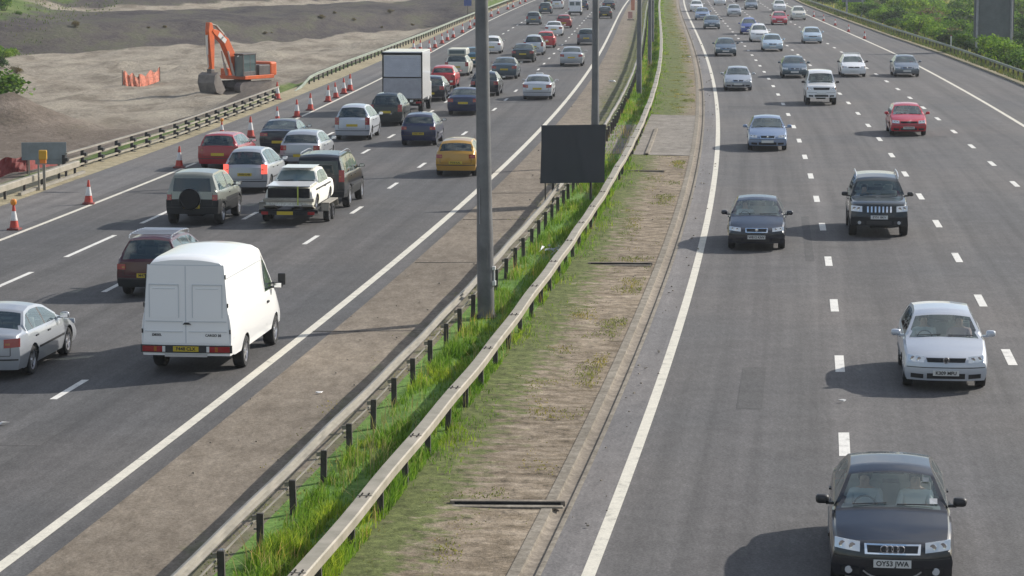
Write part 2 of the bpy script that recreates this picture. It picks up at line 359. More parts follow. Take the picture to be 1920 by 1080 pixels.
# ------------------------------------------------------------------ terrain beside the road
from mathutils import noise as mn
def sst(a, b, x): t = min(1, max(0, (x-a)/(b-a))); return t*t*(3-2*t)
def bank_D(x): return float(np.interp(x, [-140,-70,-45,-39,-27,-12,10], [215,242,256,266,285,322,360]))
MOUNDS = [(-29.6, 151, 3.3, 2.5, 2.6), (-26,215,3,.7,2), (-33,225,4,.6,2), (-22,240,3.5,.8,3), (-38,200,3,.7,2), (-15,262,3,.9,2), (-24,190,2,.5,1.5), (-44,175,4,.8,3), (-16.2, 163, 2.6, .8, 2.0), (-18.5, 168, 2.0, .35, 2.0), (-30, 118, 4, .5, 4), (-42,128,6,1.0,4), (-20,178,3,.5,2)]
def gz(x, D):
    rel = x - float(mx(D)); n = mn.noise(Vector((x*.13, D*.06, 0)))*.5 + mn.noise(Vector((x*.5, D*.3, 3)))*.16
    if -26.7 < rel < 21: return -.12
    if rel <= -26.7:
        z = -.12 - 1.7*sst(-26.7, -33, rel) + n*sst(-27, -34, rel)*.55
        if D < 130: z += .9*sst(130, 100, D)*sst(-26.7,-33,rel)
        db = bank_D(x); z += 2.3*sst(db, db+13, D) + max(0, D-db-13)*.011 + (.6*n if D > db else 0)
        z += 1.0*sst(db+52, db+62, D) + .28*mn.noise(Vector((x*.9, D*.22, 7))) + .12*math.sin(x*1.6 + 1.5*mn.noise(Vector((x*.1,D*.05,2))))*sst(-27,-33,rel)*(1 if D < db else 0)
        for (a, b, r, h, ry) in MOUNDS:
            q = ((x-a)/r)**2 + ((D-b)/(ry*1.6))**2; z += h*math.exp(-q*1.6)*(1+.25*mn.noise(Vector((x,D,0))))
        z += 1.9*sst(-48, -62, x)*sst(150, 215, D)
        return z
    z = -.05 - .9*sst(21, 25, rel) + .35*n*sst(21, 25, rel) + 2.2*sst(45, 80, rel) + max(0, D-300)*.006*sst(21,30,rel)
    return z
rel = [-2600,-1300,-700,-400,-260,-190,-150] + list(np.arange(-128,-26.8,1.7)) + [-26.6,-12,0,12,20.9] + list(np.arange(21.6,75,2.2)) + [85,110,160,260,500,1000,2500]
DD = [-300,-120,-60,-20,20,50,70] + list(np.arange(80,440,2.4)) + list(np.arange(440,600,20)) + [650,800,1100,1600,2400,3800]
V = []; Z = []
for D in DD:
    for r in rel:
        x = float(mx(min(D, 700))) + r; 
        z = gz(x, D)
        if D > 440: z = z + (D-440)*.012*(1 if (r < -26.7 or r > 21) else 0)
        V.append((x, D, z))
        # zone: 0 sand, 1 dark bank, 2 green
        db = bank_D(x) if r < -26.7 else 0; j = 6*mn.noise(Vector((x*.05, D*.03, 9)))
        if r < -26.7:
            path = 1.0 if db+49+j*.4 < D < db+56+j*.4 else 0.0
            dark = sst(db-3, db+2, D+j*.3)*(1-.75*path)
            green = .8*sst(-48, -58, x + j*.8)*sst(190, 230, D)*(1-.3*path) + .75*sst(430,520,D+j*2)
            near = max(sst(168, 140, D + j)*.72, sst(1.6,.5, min(((x-a)/r_)**2+((D-b)/(ry*1.6))**2 for a,b,r_,h_,ry in MOUNDS[:1]))); near = max(near, .62*sst(-34,-29,r)*(1 if r > -34 else 0))
            z_ = (dark, min(1, green), near)
        else:
            z_ = (.0, 1.0, .35*sst(.1,.5,mn.noise(Vector((x*.06, D*.04, 5)))))
        Z.append(z_)
n = len(rel)
FA = [(i*n+k, i*n+k+1, (i+1)*n+k+1, (i+1)*n+k) for i in range(len(DD)-1) for k in range(n-1)]
me = bpy.data.meshes.new('ground'); me.from_pydata(V, [], FA)
at = me.attributes.new('zone', 'FLOAT_VECTOR', 'POINT'); at.data.foreach_set('vector', np.array(Z, float).ravel()); me.shade_smooth()
m = mat('ground_soil', (.3,.25,.2), .97, spec=.1); g = NT(m); c = g.coord()
zn = g.n('ShaderNodeSeparateXYZ', {0: g.n('ShaderNodeAttribute', attribute_name='zone').outputs['Vector']})
lay = g.noise(g.coord(False, (.35, .12, 1)), 1, 7, .65); fine = g.noise(c, 3.5, 6, .75)
sand = g.ramp(lay, [(.25,(.12,.10,.075)), (.42,(.20,.172,.135)), (.52,(.275,.242,.195)), (.62,(.315,.28,.22)), (.8,(.37,.335,.28))])
dark = g.ramp(g.noise(g.coord(False, (.16,.10,.6)), 1, 8, .75), [(.28,(.03,.028,.028)), (.42,(.06,.053,.055)), (.52,(.085,.076,.068)), (.60,(.088,.088,.062)), (.72,(.13,.115,.10)), (.85,(.20,.17,.15))])
gren = g.ramp(g.noise(g.coord(False, (.25,.12,1)), 1, 7, .7), [(.3,(.05,.075,.025)), (.5,(.095,.14,.04)), (.7,(.17,.20,.075)), (.85,(.26,.24,.13))])
brwn = g.ramp(lay, [(.3,(.085,.068,.052)), (.55,(.17,.14,.115)), (.8,(.26,.22,.18))])
def soft(f):  # ragged borders between the soils
    return g.math('MULTIPLY_ADD', g.math('SUBTRACT', fine, .5), .9, )
def ragged(z):
    x = g.n('ShaderNodeMath', {0: g.math('SUBTRACT', lay, .5), 1: 1.3, 2: z}, operation='MULTIPLY_ADD')
    return g.n('ShaderNodeMapRange', {'Value': x.outputs[0], 'From Min': .35, 'From Max': .65}).outputs[0]
col = g.mix(ragged(zn.outputs[2]), sand, brwn); col = g.mix(ragged(zn.outputs[0]), col, dark); col = g.mix(ragged(zn.outputs[1]), col, gren)
col = g.mix(1.0, col, g.ramp(fine, [(.25, g3(.6)), (.5, g3(1)), (.78, g3(1.4))]), 'MULTIPLY')
g.out(col); g.bump(g.noise(c, 1.2, 8, .7), .8, .25)
link('ground', me, [m], kind='structure')

# ------------------------------------------------------------------ barriers
def sweep(mb, prof, D_list, off, zf=lambda D: 0.0, mi=0, closed=True):
    n = len(prof); b = len(mb.v); vs = []
    for D in D_list:
        o = off(D) if callable(off) else off; t = Vector((ms(D), 1)).normalized(); nx = Vector((t.y, -t.x))
        for (a, z) in prof:
            vs.append((float(mx(D)) + o + nx.x*a, D + nx.y*a, z + zf(D)))
    k2 = n if closed else n-1
    fs = [(i*n+k, i*n+(k+1)%n, (i+1)*n+(k+1)%n, (i+1)*n+k) for i in range(len(D_list)-1) for k in range(k2)]
    if closed: fs += [tuple(range(n)), tuple((len(D_list)-1)*n + k for k in reversed(range(n)))]
    mb.add(vs, fs, mi)
def roadrot(D): return -math.atan(ms(D))
def posts(t, off, Ds, w, d, h, m, z0=-.1, dx=0.0, nm='post', extra=None, lean=0.0):
    mb = MB().box((0,0,h/2), (w, d, h))
    if extra: extra(mb)
    me = mb.mesh(nm, bevel=.006); me.materials.append(m)
    if extra: me.materials.append(M['rail_l'])
    for D in Ds[:100]:
        o = bpy.data.objects.new(nm, me); COL.objects.link(o); o.parent = t
        oo = off(D) if callable(off) else off
        o.location = (float(mx(D)) + oo + dx, D, z0); o.rotation_euler = (random.gauss(0,.015), random.gauss(0,.02)+lean, roadrot(D))
    rest = Ds[100:]
    if rest:
        mb = MB()
        for D in rest:
            oo = off(D) if callable(off) else off; mb.box((float(mx(D))+oo+dx, D, z0+h/2), (w, d, h), 0, roadrot(D))
        o = part(nm, mb, [m], t); o['kind'] = 'stuff'
wob = lambda D: .012*math.sin(D*.9) + .010*math.sin(D*.37+1)
Ds = stations(14, 420, 1.2)
# median barrier, right side: open box beam
t = thing('box_beam_barrier', 'broad pale box beam crash barrier on the right of the central grass strip', 'crash barrier', (0,0,0))
mb = MB(); sweep(mb, [(-.12,.54),(-.12,.67),(-.10,.69),(.10,.69),(.12,.67),(.12,.54)], Ds, lambda D: -3.58+wob(D), lambda D: .03+.01*math.sin(D*.21))
part('beam', mb, [M['rail']], t, smooth=30)
bolt = MB()
for k in range(5):
    for s in (-.05,.05):
        if k != 2: bolt.tube([(s, (k-2)*.06, 0), (s, (k-2)*.06, .018)], .014, 6)
bolt.box((0,0,.002), (.236,.012,.006)); bme = bolt.mesh('splice'); bme.materials.append(M['post'])
D = 38.2 - 4.8*5
while D < 190:
    o = bpy.data.objects.new('splice', bme); COL.objects.link(o); o.parent = t; o.location = (float(mx(D))-3.58+wob(D), D, .724+.01*math.sin(D*.21)); o.rotation_euler[2] = roadrot(D); D += 4.8
posts(t, -3.58, list(np.arange(15.6, 420, 2.4)), .10, .07, .66, M['post'])
# median barrier, left side: corrugated rail on posts, seen from behind
t = thing('corrugated_barrier', 'thin corrugated crash barrier seen from behind on the left of the central grass strip', 'crash barrier')
W = [(0,.74),(-.015,.745),(-.08,.715),(-.08,.69),(-.02,.655),(-.08,.62),(-.08,.595),(-.015,.565),(0,.57)]
W2 = [(a+.006, z) for a, z in reversed(W)]
mb = MB(); sweep(mb, W + W2, Ds, lambda D: -5.19+wob(D+3), lambda D: .0+.012*math.sin(D*.3)); part('rail', mb, [M['rail_l']], t)
mb = MB(); sweep(mb, [(-.012,.44),(-.012,.46),(.01,.46),(.01,.44)], Ds, lambda D: -5.12+wob(D+3)); part('lower_rail', mb, [M['rail_l']], t)
def brk(mb):
    mb.box((-.08,0,.63), (.09,.05,.07), 1); mb.box((-.06,0.03,.45),(.09,.03,.03),1); mb.box((.052,-.03,.35), (.006,.02,.66), 1)
posts(t, -5.02, [40.0 + 2.4*k for k in range(-9, 155)], .10, .075, .70, M['post'], extra=brk)
# left verge: open box beam in the foreground
t = thing('box_beam_barrier', 'short thick pale box beam barrier at the left frame edge', 'crash barrier')
mb = MB(); sweep(mb, [(-.1,.33),(-.1,.53),(-.08,.55),(.08,.55),(.1,.53),(.1,.33)], stations(70, 100.6, .9), -24.9); part('beam', mb, [M['rail']], t, smooth=30)
mb = MB(); sweep(mb, [(-.06,.02),(-.06,.12),(.06,.12),(.06,.02)], stations(92, 101, .9), -24.75); part('low_rail', mb, [M['rail_l']], t)
posts(t, -24.9, [71.5+2.4*k for k in range(12)] + [98.9, 100.2], .09, .07, .48, M['post'])
# triple rail fence with spacer blocks; post shade put into their black colour
t = thing('triple_rail_barrier', 'grey three-rail barrier running in front of the sandy building site on the left', 'crash barrier')
f3 = lambda D: float(np.interp(D, [100,120,149], [-25.6,-25.0,-25.2]))
for z in (.75,.46,.17):
    mb = MB(); sweep(mb, [(-.05,z-.03),(-.05,z+.03),(.04,z+.03),(.04,z-.03)], stations(101.5, 147 if z < .7 else 149, 1.0), f3); part('rail', mb, [M['rail_l'] if z > .7 else M['rail']], t)
def blk(mb):
    for z in (.62,.33,.06): mb.box((.10,-.02,z), (.18,.26,.13))
posts(t, lambda D: f3(D)-.10, [101.5+2.55*k for k in range(19)], .12, .12, .80, M['trim'], extra=blk)
# far W beam, left
t = thing('corrugated_barrier', 'far green-stained crash barrier with a ramped end beyond the sandy site', 'crash barrier')
f4 = lambda D: float(np.interp(D, [158,186,246,387], [-25.6,-26.0,-25.8,-26.0]))
Wl = [(a*-1, z-.12) for a, z in W]; 
mb = MB(); sweep(mb, Wl + [(a-.006, z) for a, z in reversed(Wl)], stations(157, 470, 1.4), f4, lambda D: -.62*sst(166, 157, D)); part('rail', mb, [M['rail_green']], t)
posts(t, lambda D: f4(D)-.1, [165+2.4*k for k in range(100)], .10, .08, .58, M['post'])
# far W beam, right hard shoulder
t = thing('corrugated_barrier', 'green-stained crash barrier below the bushes along the right hard shoulder', 'crash barrier')
Wr = [(a, z-.02) for a, z in W]
mb = MB(); sweep(mb, [(-a_, z) for a_, z in [(-x_, z_) for x_, z_ in Wr]] + [(a+.006, z) for a, z in reversed(Wr)], stations(110, 470, 1.4), rb(.0)); part('rail', mb, [M['rail_green']], t)
posts(t, rb(.12), [112+2.4*k for k in range(110)], .10, .08, .66, M['post'])

# ------------------------------------------------------------------ lamp columns in the central strip
def column(D, off, lab, r=.17, h=12.0):
    p = on(D, off, .05); t = thing('lamp_column', lab, 'lamp post', p, roadrot(D), 'lamp columns in the central strip')
    mb = MB().lathe([(r*1.12,0),(r*1.12,.05),(r,.06),(r*.97,2.0),(r*.90,2.6),(r*.62,h),(0,h)], n=20); part('shaft', mb, [M['pole']], t, smooth=30)
    mb = MB().box((0,0,.02), (.5,.5,.05))
    for a in (-.19,.19):
        for b in (-.19,.19): mb.lathe([(.02,0),(.02,.12),(0,.12)], (a,b,0), n=8)
    part('base_plate', mb, [M['post']], t)
    for s in (-1,1):
        mb = MB().tube([(0,0,h-.1),(s*.5,0,h+.35),(s*1.6,0,h+.55)], [.06,.05,.045], 8); a = part('arm', mb, [M['pole']], t, smooth=40)
        mb = MB().box((s*1.95,0,h+.55), (.8,.3,.14)); part('lantern', mb, [M['pole_light']], a, bevel=.03)
    return t
c1 = column(61.4, -4.68, 'thickest nearest lamp column, left of the black covered sign', .205)
c1.rotation_euler[1] = -.013
mb = MB().box((.20,-.05,1.22), (.10,.10,.09)).box((.20,-.05,.86),(.11,.10,.11)).box((.215,-.04,1.04),(.035,.05,.3)); part('bracket', mb, [M['plate_w']], c1, bevel=.01)
mb = MB().box((-.10,-.172,2.72), (.016,.02,.85)); part('cable_cover', mb, [M['pole_light']], c1)
mb = MB().box((0,-.205,1.5), (.16,.012,.6)); part('access_door', mb, [M['pole']], c1, bevel=.004)
column(104, -4.88, 'second lamp column, rising behind the black covered sign', .165)
column(151, -4.5, 'third lamp column, right of the covered sign where the barrier kinks', .16)
column(187, -4.35, 'farthest dark lamp column just right of the third one', .15)
column(232, -4.35, 'distant lamp column partly hidden behind two nearer ones', .14)

# black covered sign on two posts
p = on(90, -5.0); sx, sy = px2w(1074, 385)
t = thing('covered_sign', 'square road sign wrapped in black plastic sheet standing in the central grass strip', 'road sign', (sx, sy, 0), 0)
gx = 22; mb = MB(); vs = []; fs = []
for j in range(gx+1):
    for i in range(gx+1):
        u, v = i/gx, j/gx; x = (u-.5)*2.20; z = .78 + v*2.0
        fold = .05*math.exp(-((u-.52-.22*(1-v))/.035)**2)*(.3+.7*(1-v)) + .025*math.exp(-((u-.42-.12*(1-v))/.02)**2)*v + .015*math.exp(-((u-.60-.22*(1-v))/.03)**2) + .012*mn.noise(Vector((u*6,v*3,0)))
        vs.append((x + (v-.5)*.06, -.06-fold, z + .03*(u-.5)))
        if i < gx and j < gx: a = j*(gx+1)+i; fs.append((a, a+1, a+gx+2, a+gx+1))
mb.add(vs, fs); mb.box((0,.0,1.78), (2.18,.07,1.97))
M['wrap'] = mat('black_plastic_sheet', (.026,.031,.043), .42); part('wrapped_panel', mb, [M['wrap']], t, smooth=60)
for x in (-.68,.62):
    part('post', MB().lathe([(.045,-.1),(.045,2.7),(0,2.7)], (x,.11,0), n=10), [M['post']], t, smooth=40)
for x in (-.95,):
    part('strut', MB().tube([(x,.1,-.1),(x,.1,.8)], .025, 8), [M['post']], t)
# right-hand big sign back
sx, sy = px2w(1862, 99, -.1); 
t = thing('motorway_sign', 'tall grey back of a large sign on two posts among bushes at the top right', 'road sign', (sx, sy, -.6), -.05)
M['signback'] = metal_dirty('grey_sign_back', (.14,.155,.165), (.10,.115,.125), .5, .2, 1.0)
mb = MB().box((0,0,4.6), (3.3,.06,5.6)); part('panel', mb, [M['signback']], t)
for k in range(6): mb = MB().box((0,-.05,2.2+k*.95), (3.2,.05,.07)); part('rib', mb, [M['signback']], t)
for x in (-1.38,1.42): part('post', MB().lathe([(.11,-.3),(.11,7.5),(0,7.5)], (x,-.17,0), n=12), [M['pole_light']], t, smooth=40)
sx, sy = px2w(1578, 30, 0)
t = thing('motorway_sign', 'small distant sign on two grey posts above the right barrier', 'road sign', (sx+1.5, sy, -.6), -.05)
mb = MB().box((0,0,4.0), (3.0,.06,3.4)); part('panel', mb, [M['signback']], t)
for x in (-.9,1.0): part('post', MB().lathe([(.12,-.3),(.12,5.5),(0,5.5)], (x,-.15,0), n=10), [M['pole_light']], t)
# small blue sign at the top
sx, sy = px2w(877, 25, 0)
t = thing('blue_sign', 'tiny blue sign by the far end of the left barrier', 'road sign', (sx, sy, 0))
part('panel', MB().box((0,0,1.6), (.95,.05,1.3)), [mat('blue_sign', (.05,.09,.28), .5)], t); part('post', MB().tube([(0,.05,-.4),(0,.05,2.0)], .04), [M['post']], t)
# white marker post on the right
sx, sy = px2w(1783, 90, 0)
t = thing('marker_post', 'thin white marker post behind the right barrier', 'post', (sx, sy, -.2)); 
part('stake', MB().box((0,0,.6), (.12,.05,1.3)), [M['plate_w']], t); part('cap', MB().box((0,0,1.27), (.13,.06,.06)), [M['red']], t)
# leaning pale pole on the hillside
sx, sy = px2w(136, 46, -1)
t = thing('leaning_pole', 'pale leaning pole on the dark slope at the top left', 'pole', (sx-1, sy, -1.0))
part('shaft', MB().tube([(0,0,-.5),(.3,0,1.2),(1.5,0,6)], [.16,.14,.10], 10), [M['rail_l']], t, smooth=40)
part('stub', MB().tube([(.2,0,.5),(-1.0,0,1.6)], [.12,.07], 8), [M['rail_l']], t)

# roadworks sign back and lamp by the left barrier
sx, sy = px2w(72, 345, -.2); t = thing('roadworks_sign', 'pale blue-grey back of a wide roadworks sign behind the left barrier', 'road sign', (sx-.3, sy+3, -.9), .1)
M['bluegrey'] = metal_dirty('blue_grey_back', (.25,.275,.285), (.19,.205,.21), .55, .1, 1.5)
part('panel', MB().box((0,0,1.72), (1.75,.04,.70)).box((.25,0,1.30),(1.2,.04,.2)), [M['bluegrey']], t)
for x in (-.6,.55): part('leg', MB().box((x,.06,.6), (.06,.06,2.0)), [M['rail_l']], t)
sx, sy = px2w(82, 357, 0); t = thing('warning_lamp', 'amber box lamp on striped stand in front of the blue-grey sign', 'warning lamp', (sx, sy, .0))
M['orange'] = mat('orange_plastic', (.70,.20,.02), .5); M['ylw'] = mat('yellow_lamp', (.55,.30,.02), .4)
part('lamp', MB().box((0,0,1.30), (.30,.16,.36)), [M['ylw']], t, bevel=.05); part('bracket', MB().box((0,0,1.06), (.22,.12,.14)), [M['orange']], t)
part('stand', MB().box((.03,0,.45), (.10,.05,1.0)), [M['rail_l']], t); part('leg', MB().box((-.17,0,.5), (.06,.05,1.2)), [M['rail_l']], t)
# orange netting
def netmat(name, c):
    m = bpy.data.materials.new(name); m.use_nodes = True; b = m.node_tree.nodes['Principled BSDF']; b.inputs['Base Color'].default_value = (*c,1); b.inputs['Roughness'].default_value = .7
    g = NT(m); n = g.noise(g.coord(), 5, 5, .8); g.out(g.ramp(n, [(.3, tuple(v*.6 for v in c)), (.6, c), (.8, tuple(min(1,v*1.2) for v in c))]))
    g.t.links.new(g.ramp(g.noise(g.coord(), 7, 3), [(.36, g3(.55)), (.55, g3(1.0))]), b.inputs['Alpha']); return m
def netting(pts, h, m, lab, z0):
    mb = MB(); vs = []; N = 30; L = len(pts)-1
    for i in range(N+1):
        q = i/N*L; k = min(int(q), L-1); f = q-k; x = pts[k][0]*(1-f)+pts[k+1][0]*f; y = pts[k][1]*(1-f)+pts[k+1][1]*f
        zz = gz(x, y) + z0
        for j in range(4): vs.append((x, y+.12*math.sin(i*1.3+j)+.1*j, zz + h*j/3*(1+.16*math.sin(i*.9))))
    mb.add(vs, [(i*4+j, (i+1)*4+j, (i+1)*4+j+1, i*4+j+1) for i in range(N) for j in range(3)])
    t = thing('safety_netting', lab, 'netting', (pts[0][0], pts[0][1], 0)); o = part('net', mb, [m], t); o.matrix_parent_inverse = Matrix.Translation((-pts[0][0], -pts[0][1], 0))
    for k in range(L+1):
        o = part('stake', MB().tube([(0,0,0),(0,0,h+.2)], .03, 6), [M['post']], t); o.location = (pts[k][0]-pts[0][0], pts[k][1]-pts[0][1], gz(*pts[k]))
M['net_o'] = netmat('orange_netting', (.62,.17,.09)); M['net_r'] = netmat('red_netting', (.22,.03,.025)); [setattr(e, 'color', (1,1,1,1)) for n_ in M['net_r'].node_tree.nodes if n_.type == 'VALTORGB' and n_.outputs[0].links[0].to_socket.name == 'Alpha' for e in n_.color_ramp.elements]
a = px2w(230, 162, -1.9); b = px2w(300, 156, -1.9); netting([a, ((a[0]+b[0])/2, a[1]+1), b], .95, M['net_o'], 'orange safety netting strip standing alone on the sandy site', .05)
a = px2w(-60, 362, -.8); b = px2w(52, 358, -.8); c_ = px2w(112, 340, -.8); netting([a, b, c_], .62, M['net_r'], 'dark red safety netting behind the left frame-edge barrier', .1)
# traffic barrier boards far up the central strip
sx, sy = px2w(1184, 38, 0); t = thing('roadworks_board', 'tall orange and white roadworks board far up the left edge of the central strip', 'road sign', (sx-.1, sy, 0))
part('upper_board', MB().box((.25,0,1.9), (.42,.06,1.5)), [mat('faded_orange', (.60,.24,.16), .7)], t); part('lower_board', MB().box((-.05,0,.6), (.5,.06,.8)), [mat('faded_pink', (.55,.30,.26), .7)], t)
part('foot', MB().box((0,0,.05), (.8,.5,.1)), [M['post']], t)
# ------------------------------------------------------------------ traffic cones
M['cone_r'] = metal_dirty('cone_red', (.55,.06,.035), (.38,.05,.04), .6, 0, 4); M['cone_w'] = metal_dirty('cone_sleeve', (.72,.71,.69), (.5,.48,.46), .5, 0, 4); M['cone_base'] = mat('cone_base', (.20,.045,.04), .8)
def cone_meshes():
    r = []
    b = MB().box((0,0,.03), (.44,.44,.06)); b.lathe([(.19,.06),(.165,.10)], n=16); me = b.mesh('base', bevel=.012); me.materials.append(M['cone_base']); r.append(('base', me))
    b = MB().lathe([(.17,.08),(.127,.34)], n=18); me = b.mesh('lower_band', 30); me.materials.append(M['cone_r']); r.append(('lower_band', me))
    b = MB().lathe([(.129,.34),(.072,.68)], n=18); me = b.mesh('white_sleeve', 30); me.materials.append(M['cone_w']); r.append(('white_sleeve', me))
    b = MB().lathe([(.070,.68),(.036,.93),(.03,.95),(0,.95)], n=18); me = b.mesh('tip', 30); me.materials.append(M['cone_r']); r.append(('tip', me))
    return r
CM = cone_meshes()
lampme = MB().lathe([(0,0),(.07,.0),(.11,.05),(.115,.14),(.09,.21),(0,.23)], (0,0,.90), n=16).mesh('lamp', 40); lampme.materials.append(mat('amber_lamp', (.75,.26,.02), .35, 0, .5))
def cone(px, py, lab, s=1.0, lamp=False, group='traffic cones along the left lane edge', z=0.0):
    x, y = px2w(px, py, z); t = thing('traffic_cone', lab, 'traffic cone', (x, y, z+.004), random.uniform(-.3,.3), group)
    t.scale = (s*.84*random.uniform(.97,1.03),)*3; t.rotation_euler[0] = random.gauss(0,.015); t.rotation_euler[1] = random.gauss(0,.02)
    for nm, me in CM: link(nm, me, (), t)
    if lamp: link('lamp', lampme, (), t)
cone(27, 431, 'nearest cone, topped by a round amber lamp, at the left frame edge', 1.02, True)
cone(166, 383, 'second cone from the left frame edge, beside the broken white line', 1.05)
cone(336, 315, 'cone standing alone left of the red estate car', 1.12)
cone(470, 258, 'cone directly behind the red estate, ahead of the dark coupe', 1.25)
cone(416, 253, 'cone with amber lamp half hidden behind the red estate roof', .85, True)
cone(520, 228, 'cone right above the dark coupe at the white line', .95)
cone(557, 220, 'cone at the left end of the tight row before the white truck', 1.15)
cone(582, 207, 'second cone of the tight row before the white truck', 1.15)
cone(615, 191, 'third cone of the tight row before the white truck', 1.15)
cone(630, 184, 'fourth cone of the tight row before the white truck', 1.15)
cone(645, 176, 'fifth cone of the tight row before the white truck', 1.2)
cone(656, 170, 'last cone of the tight row before the white truck', 1.25)
cone(520, 187, 'fat red and white cone below the excavator at the fence end', 1.25)
for px, py in ((776,97),(788,96),(805,97),(816,90),(829,82),(839,76),(850,71),(867,62),(881,54),(890,48),(921,32),(934,26),(952,18),(962,14),(975,8),(985,4)):
    cone(px, py, 'one of the far cones lining the left lane beyond the white truck', 1.2, group='far cones beyond the white truck')
for (px, py), w in zip(((1621,73),(1591,60),(1566,48),(1544,40),(1526,32)), ('nearest','second nearest','middle','fourth','farthest')):
    cone(px, py, w + ' of the five cones on the right hard shoulder', .95, group='cones on the right hard shoulder')

# ------------------------------------------------------------------ cars
def smooth1(a, w):
    k = np.exp(-np.linspace(-2, 2, 2*w+1)**2); k /= k.sum(); p = np.pad(a, w, mode='edge'); return np.convolve(p, k, 'valid')
class Car:
    def __init__(s, L, W, sil, wb, fo, rw=.31, zs=.22, belt=(.90,.95), ws=(1.05,1.8), rwin=None, ho=.02, sidewin=None, pillars=(), tumble=.5, Rf=.22, Rr=.16, nf=.10, tl=.10,
                 front='hatch', rear='hatch', dark_low=0, capwin=None, roofrails=False, rails_cross=False, lamps='mid', high=False, tail=None, head=None, grille=None, mirror=True, plate_z=None, spare=False, seats=True, crown=.05, sm=5):
        for k, v in dict(locals()).items():
            if k != 's': setattr(s, k, v)
        s.H = max(z for _, z in sil); s.xf = L/2; s.xr = -L/2
        u = np.array([p[0] for p in sil]); z = np.array([p[1] for p in sil]); uu = np.linspace(0, L, 400)
        zz = np.interp(uu, u, z); s.uu = uu; s.zz = smooth1(zz, sm)
        s.xw = (s.xf - fo, s.xf - fo - wb)
    def ztop(s, x): return float(np.interp(s.xf - x, s.uu, s.zz))
    def zbelt(s, x):
        u = s.xf - x; b = float(np.interp(u, [s.ws[0], s.L-.3], s.belt)); return min(b, s.ztop(x) - .075)
    def halfw(s, x):
        h = s.W/2; a = max(0, (x - (s.xf-1.1))/1.1); b = max(0, ((s.xr+1.0) - x)/1.0); return h*(1 - .055*a*a - .045*b*b)
    def yprof(s, x, z):
        zb = s.zbelt(x); t = (z - .2)/(max(zb, .5) - .2); d = (t-.58)
        k = 1 - (.085 if d < 0 else .05)*min(1.4, abs(d)/(.58 if d < 0 else .42))**2.0
        return s.halfw(x)*k
    def warp(s, x, y, z):
        W2 = s.W/2
        gf = max(0, (x-(s.xf-.75))/.75); gf = gf*gf*(3-2*gf)
        gr = max(0, ((s.xr+.65)-x)/.65); gr = gr*gr*(3-2*gr)
        nz = s.nf*max(0, (z-.50)/.35)**1.3 + .05*max(0, (.38-z)/.2)
        tz = s.tl*max(0, (z-.60)/max(.3, s.H-.6))**1.2 + .05*max(0, (.38-z)/.2)
        r = min(1, abs(y)/W2)
        return x - gf*(s.Rf*r**3.0 + nz) + gr*(s.Rr*r**3.6 + tz)
    def fx(s, y, z): return s.warp(s.xf, y, z)
    def rx(s, y, z): return s.warp(s.xr, y, z)
    def build(s):
        L = s.L; n = 34; ks = [s.xf, s.xr]
        # stations spaced along the silhouette's length, plus exact arch and pillar positions
        seg = np.hypot(np.diff(s.uu), np.diff(s.zz)); cum = np.concatenate([[0], np.cumsum(seg)]); tot = cum[-1]
        xs = list(s.xf - np.interp(np.linspace(0, tot, int(tot/.075)), cum, s.uu))
        Ra = s.rw + .055
        for xw in s.xw:
            for q in np.linspace(0, math.pi, 13): xs.append(xw + Ra*math.cos(q)*.9995)
            xs += [xw+Ra+.004, xw-Ra-.004]
        pil = []
        for (a, b) in s.pillars: xs += [s.xf-a, s.xf-b]; pil.append((s.xf-b, s.xf-a))
        if s.sidewin: xs += [s.xf-s.sidewin[0], s.xf-s.sidewin[1]]
        xs += [s.xf-s.ws[0], s.xf-s.ws[1]]
        if s.rwin: xs += [s.xf-s.rwin[0], s.xf-s.rwin[1]]
        xs = sorted(set(round(float(np.clip(x, s.xr, s.xf)), 4) for x in xs)); xs = [x for i, x in enumerate(xs) if i == 0 or x - xs[i-1] > .0035]
        tf = [0, .09, .3, .55, .8, 1.0] ; nS = 7
        rings = []
        for x in xs:
            zb = s.zbelt(x); zlow = s.zs
            if x > s.xf-.35 or x < s.xr+.35: zlow = s.zs + .02
            for xw in s.xw:
                if abs(x-xw) < Ra: zlow = max(zlow, s.rw + math.sqrt(max(0, Ra**2-(x-xw)**2)))
            zlow = min(zlow, zb-.06); zt = s.ztop(x); h = zt - zb
            ring = []
            for j in range(nS):
                t = j/(nS-1); z = zlow + (zb-zlow)*t; ring.append([s.yprof(x, z), z])
            yb = ring[-1][0]; cr = min(s.crown, h*.45); zre = zt - cr
            sill = min(.035, (zre-zb)*.25); rail = min(.06, (zre-zb)*.3)
            for z in (zb+sill, (zb+sill+zre-rail)/2, zre-rail, zre):
                q = z - zb; y = yb - .012 - s.tumble*q - (.03*(min(q,.5)/.5)**3 if q > .2 else 0) - (.13*max(0,q-1.0)/.18 if q > 1.0 else 0)
                if h < .2: y = yb - .012 - .9*q
                ring.append([y, z])
            yr = ring[-1][0]
            for f in tf[1:]:
                y = yr*(1-f); ring.append([y, zre + cr*(1-(1-f)**2.3)])
            rings.append(ring)
        nR = len(rings[0]); iB = nS-1; iRE = nS+3
        V = []; 
        for x, ring in zip(xs, rings):
            for (y, z) in ring: V.append((s.warp(x, y, z), y, z))
        F = {'p': [], 'g': [], 'd': []}; FT = []
        nx = len(xs)
        def vid(i, j): return i*nR + j
        groups = {'body': [], 'windscreen': [], 'rear_window': [], 'side_window': []}
        xa, xb = s.xf-s.ws[1], s.xf-s.ws[0]
        ra, rb_ = (s.xf-s.rwin[1], s.xf-s.rwin[0]) if s.rwin else (9, -9)
        sa, sb = (s.xf-s.sidewin[1], s.xf-s.sidewin[0]) if s.sidewin else (9, -9)
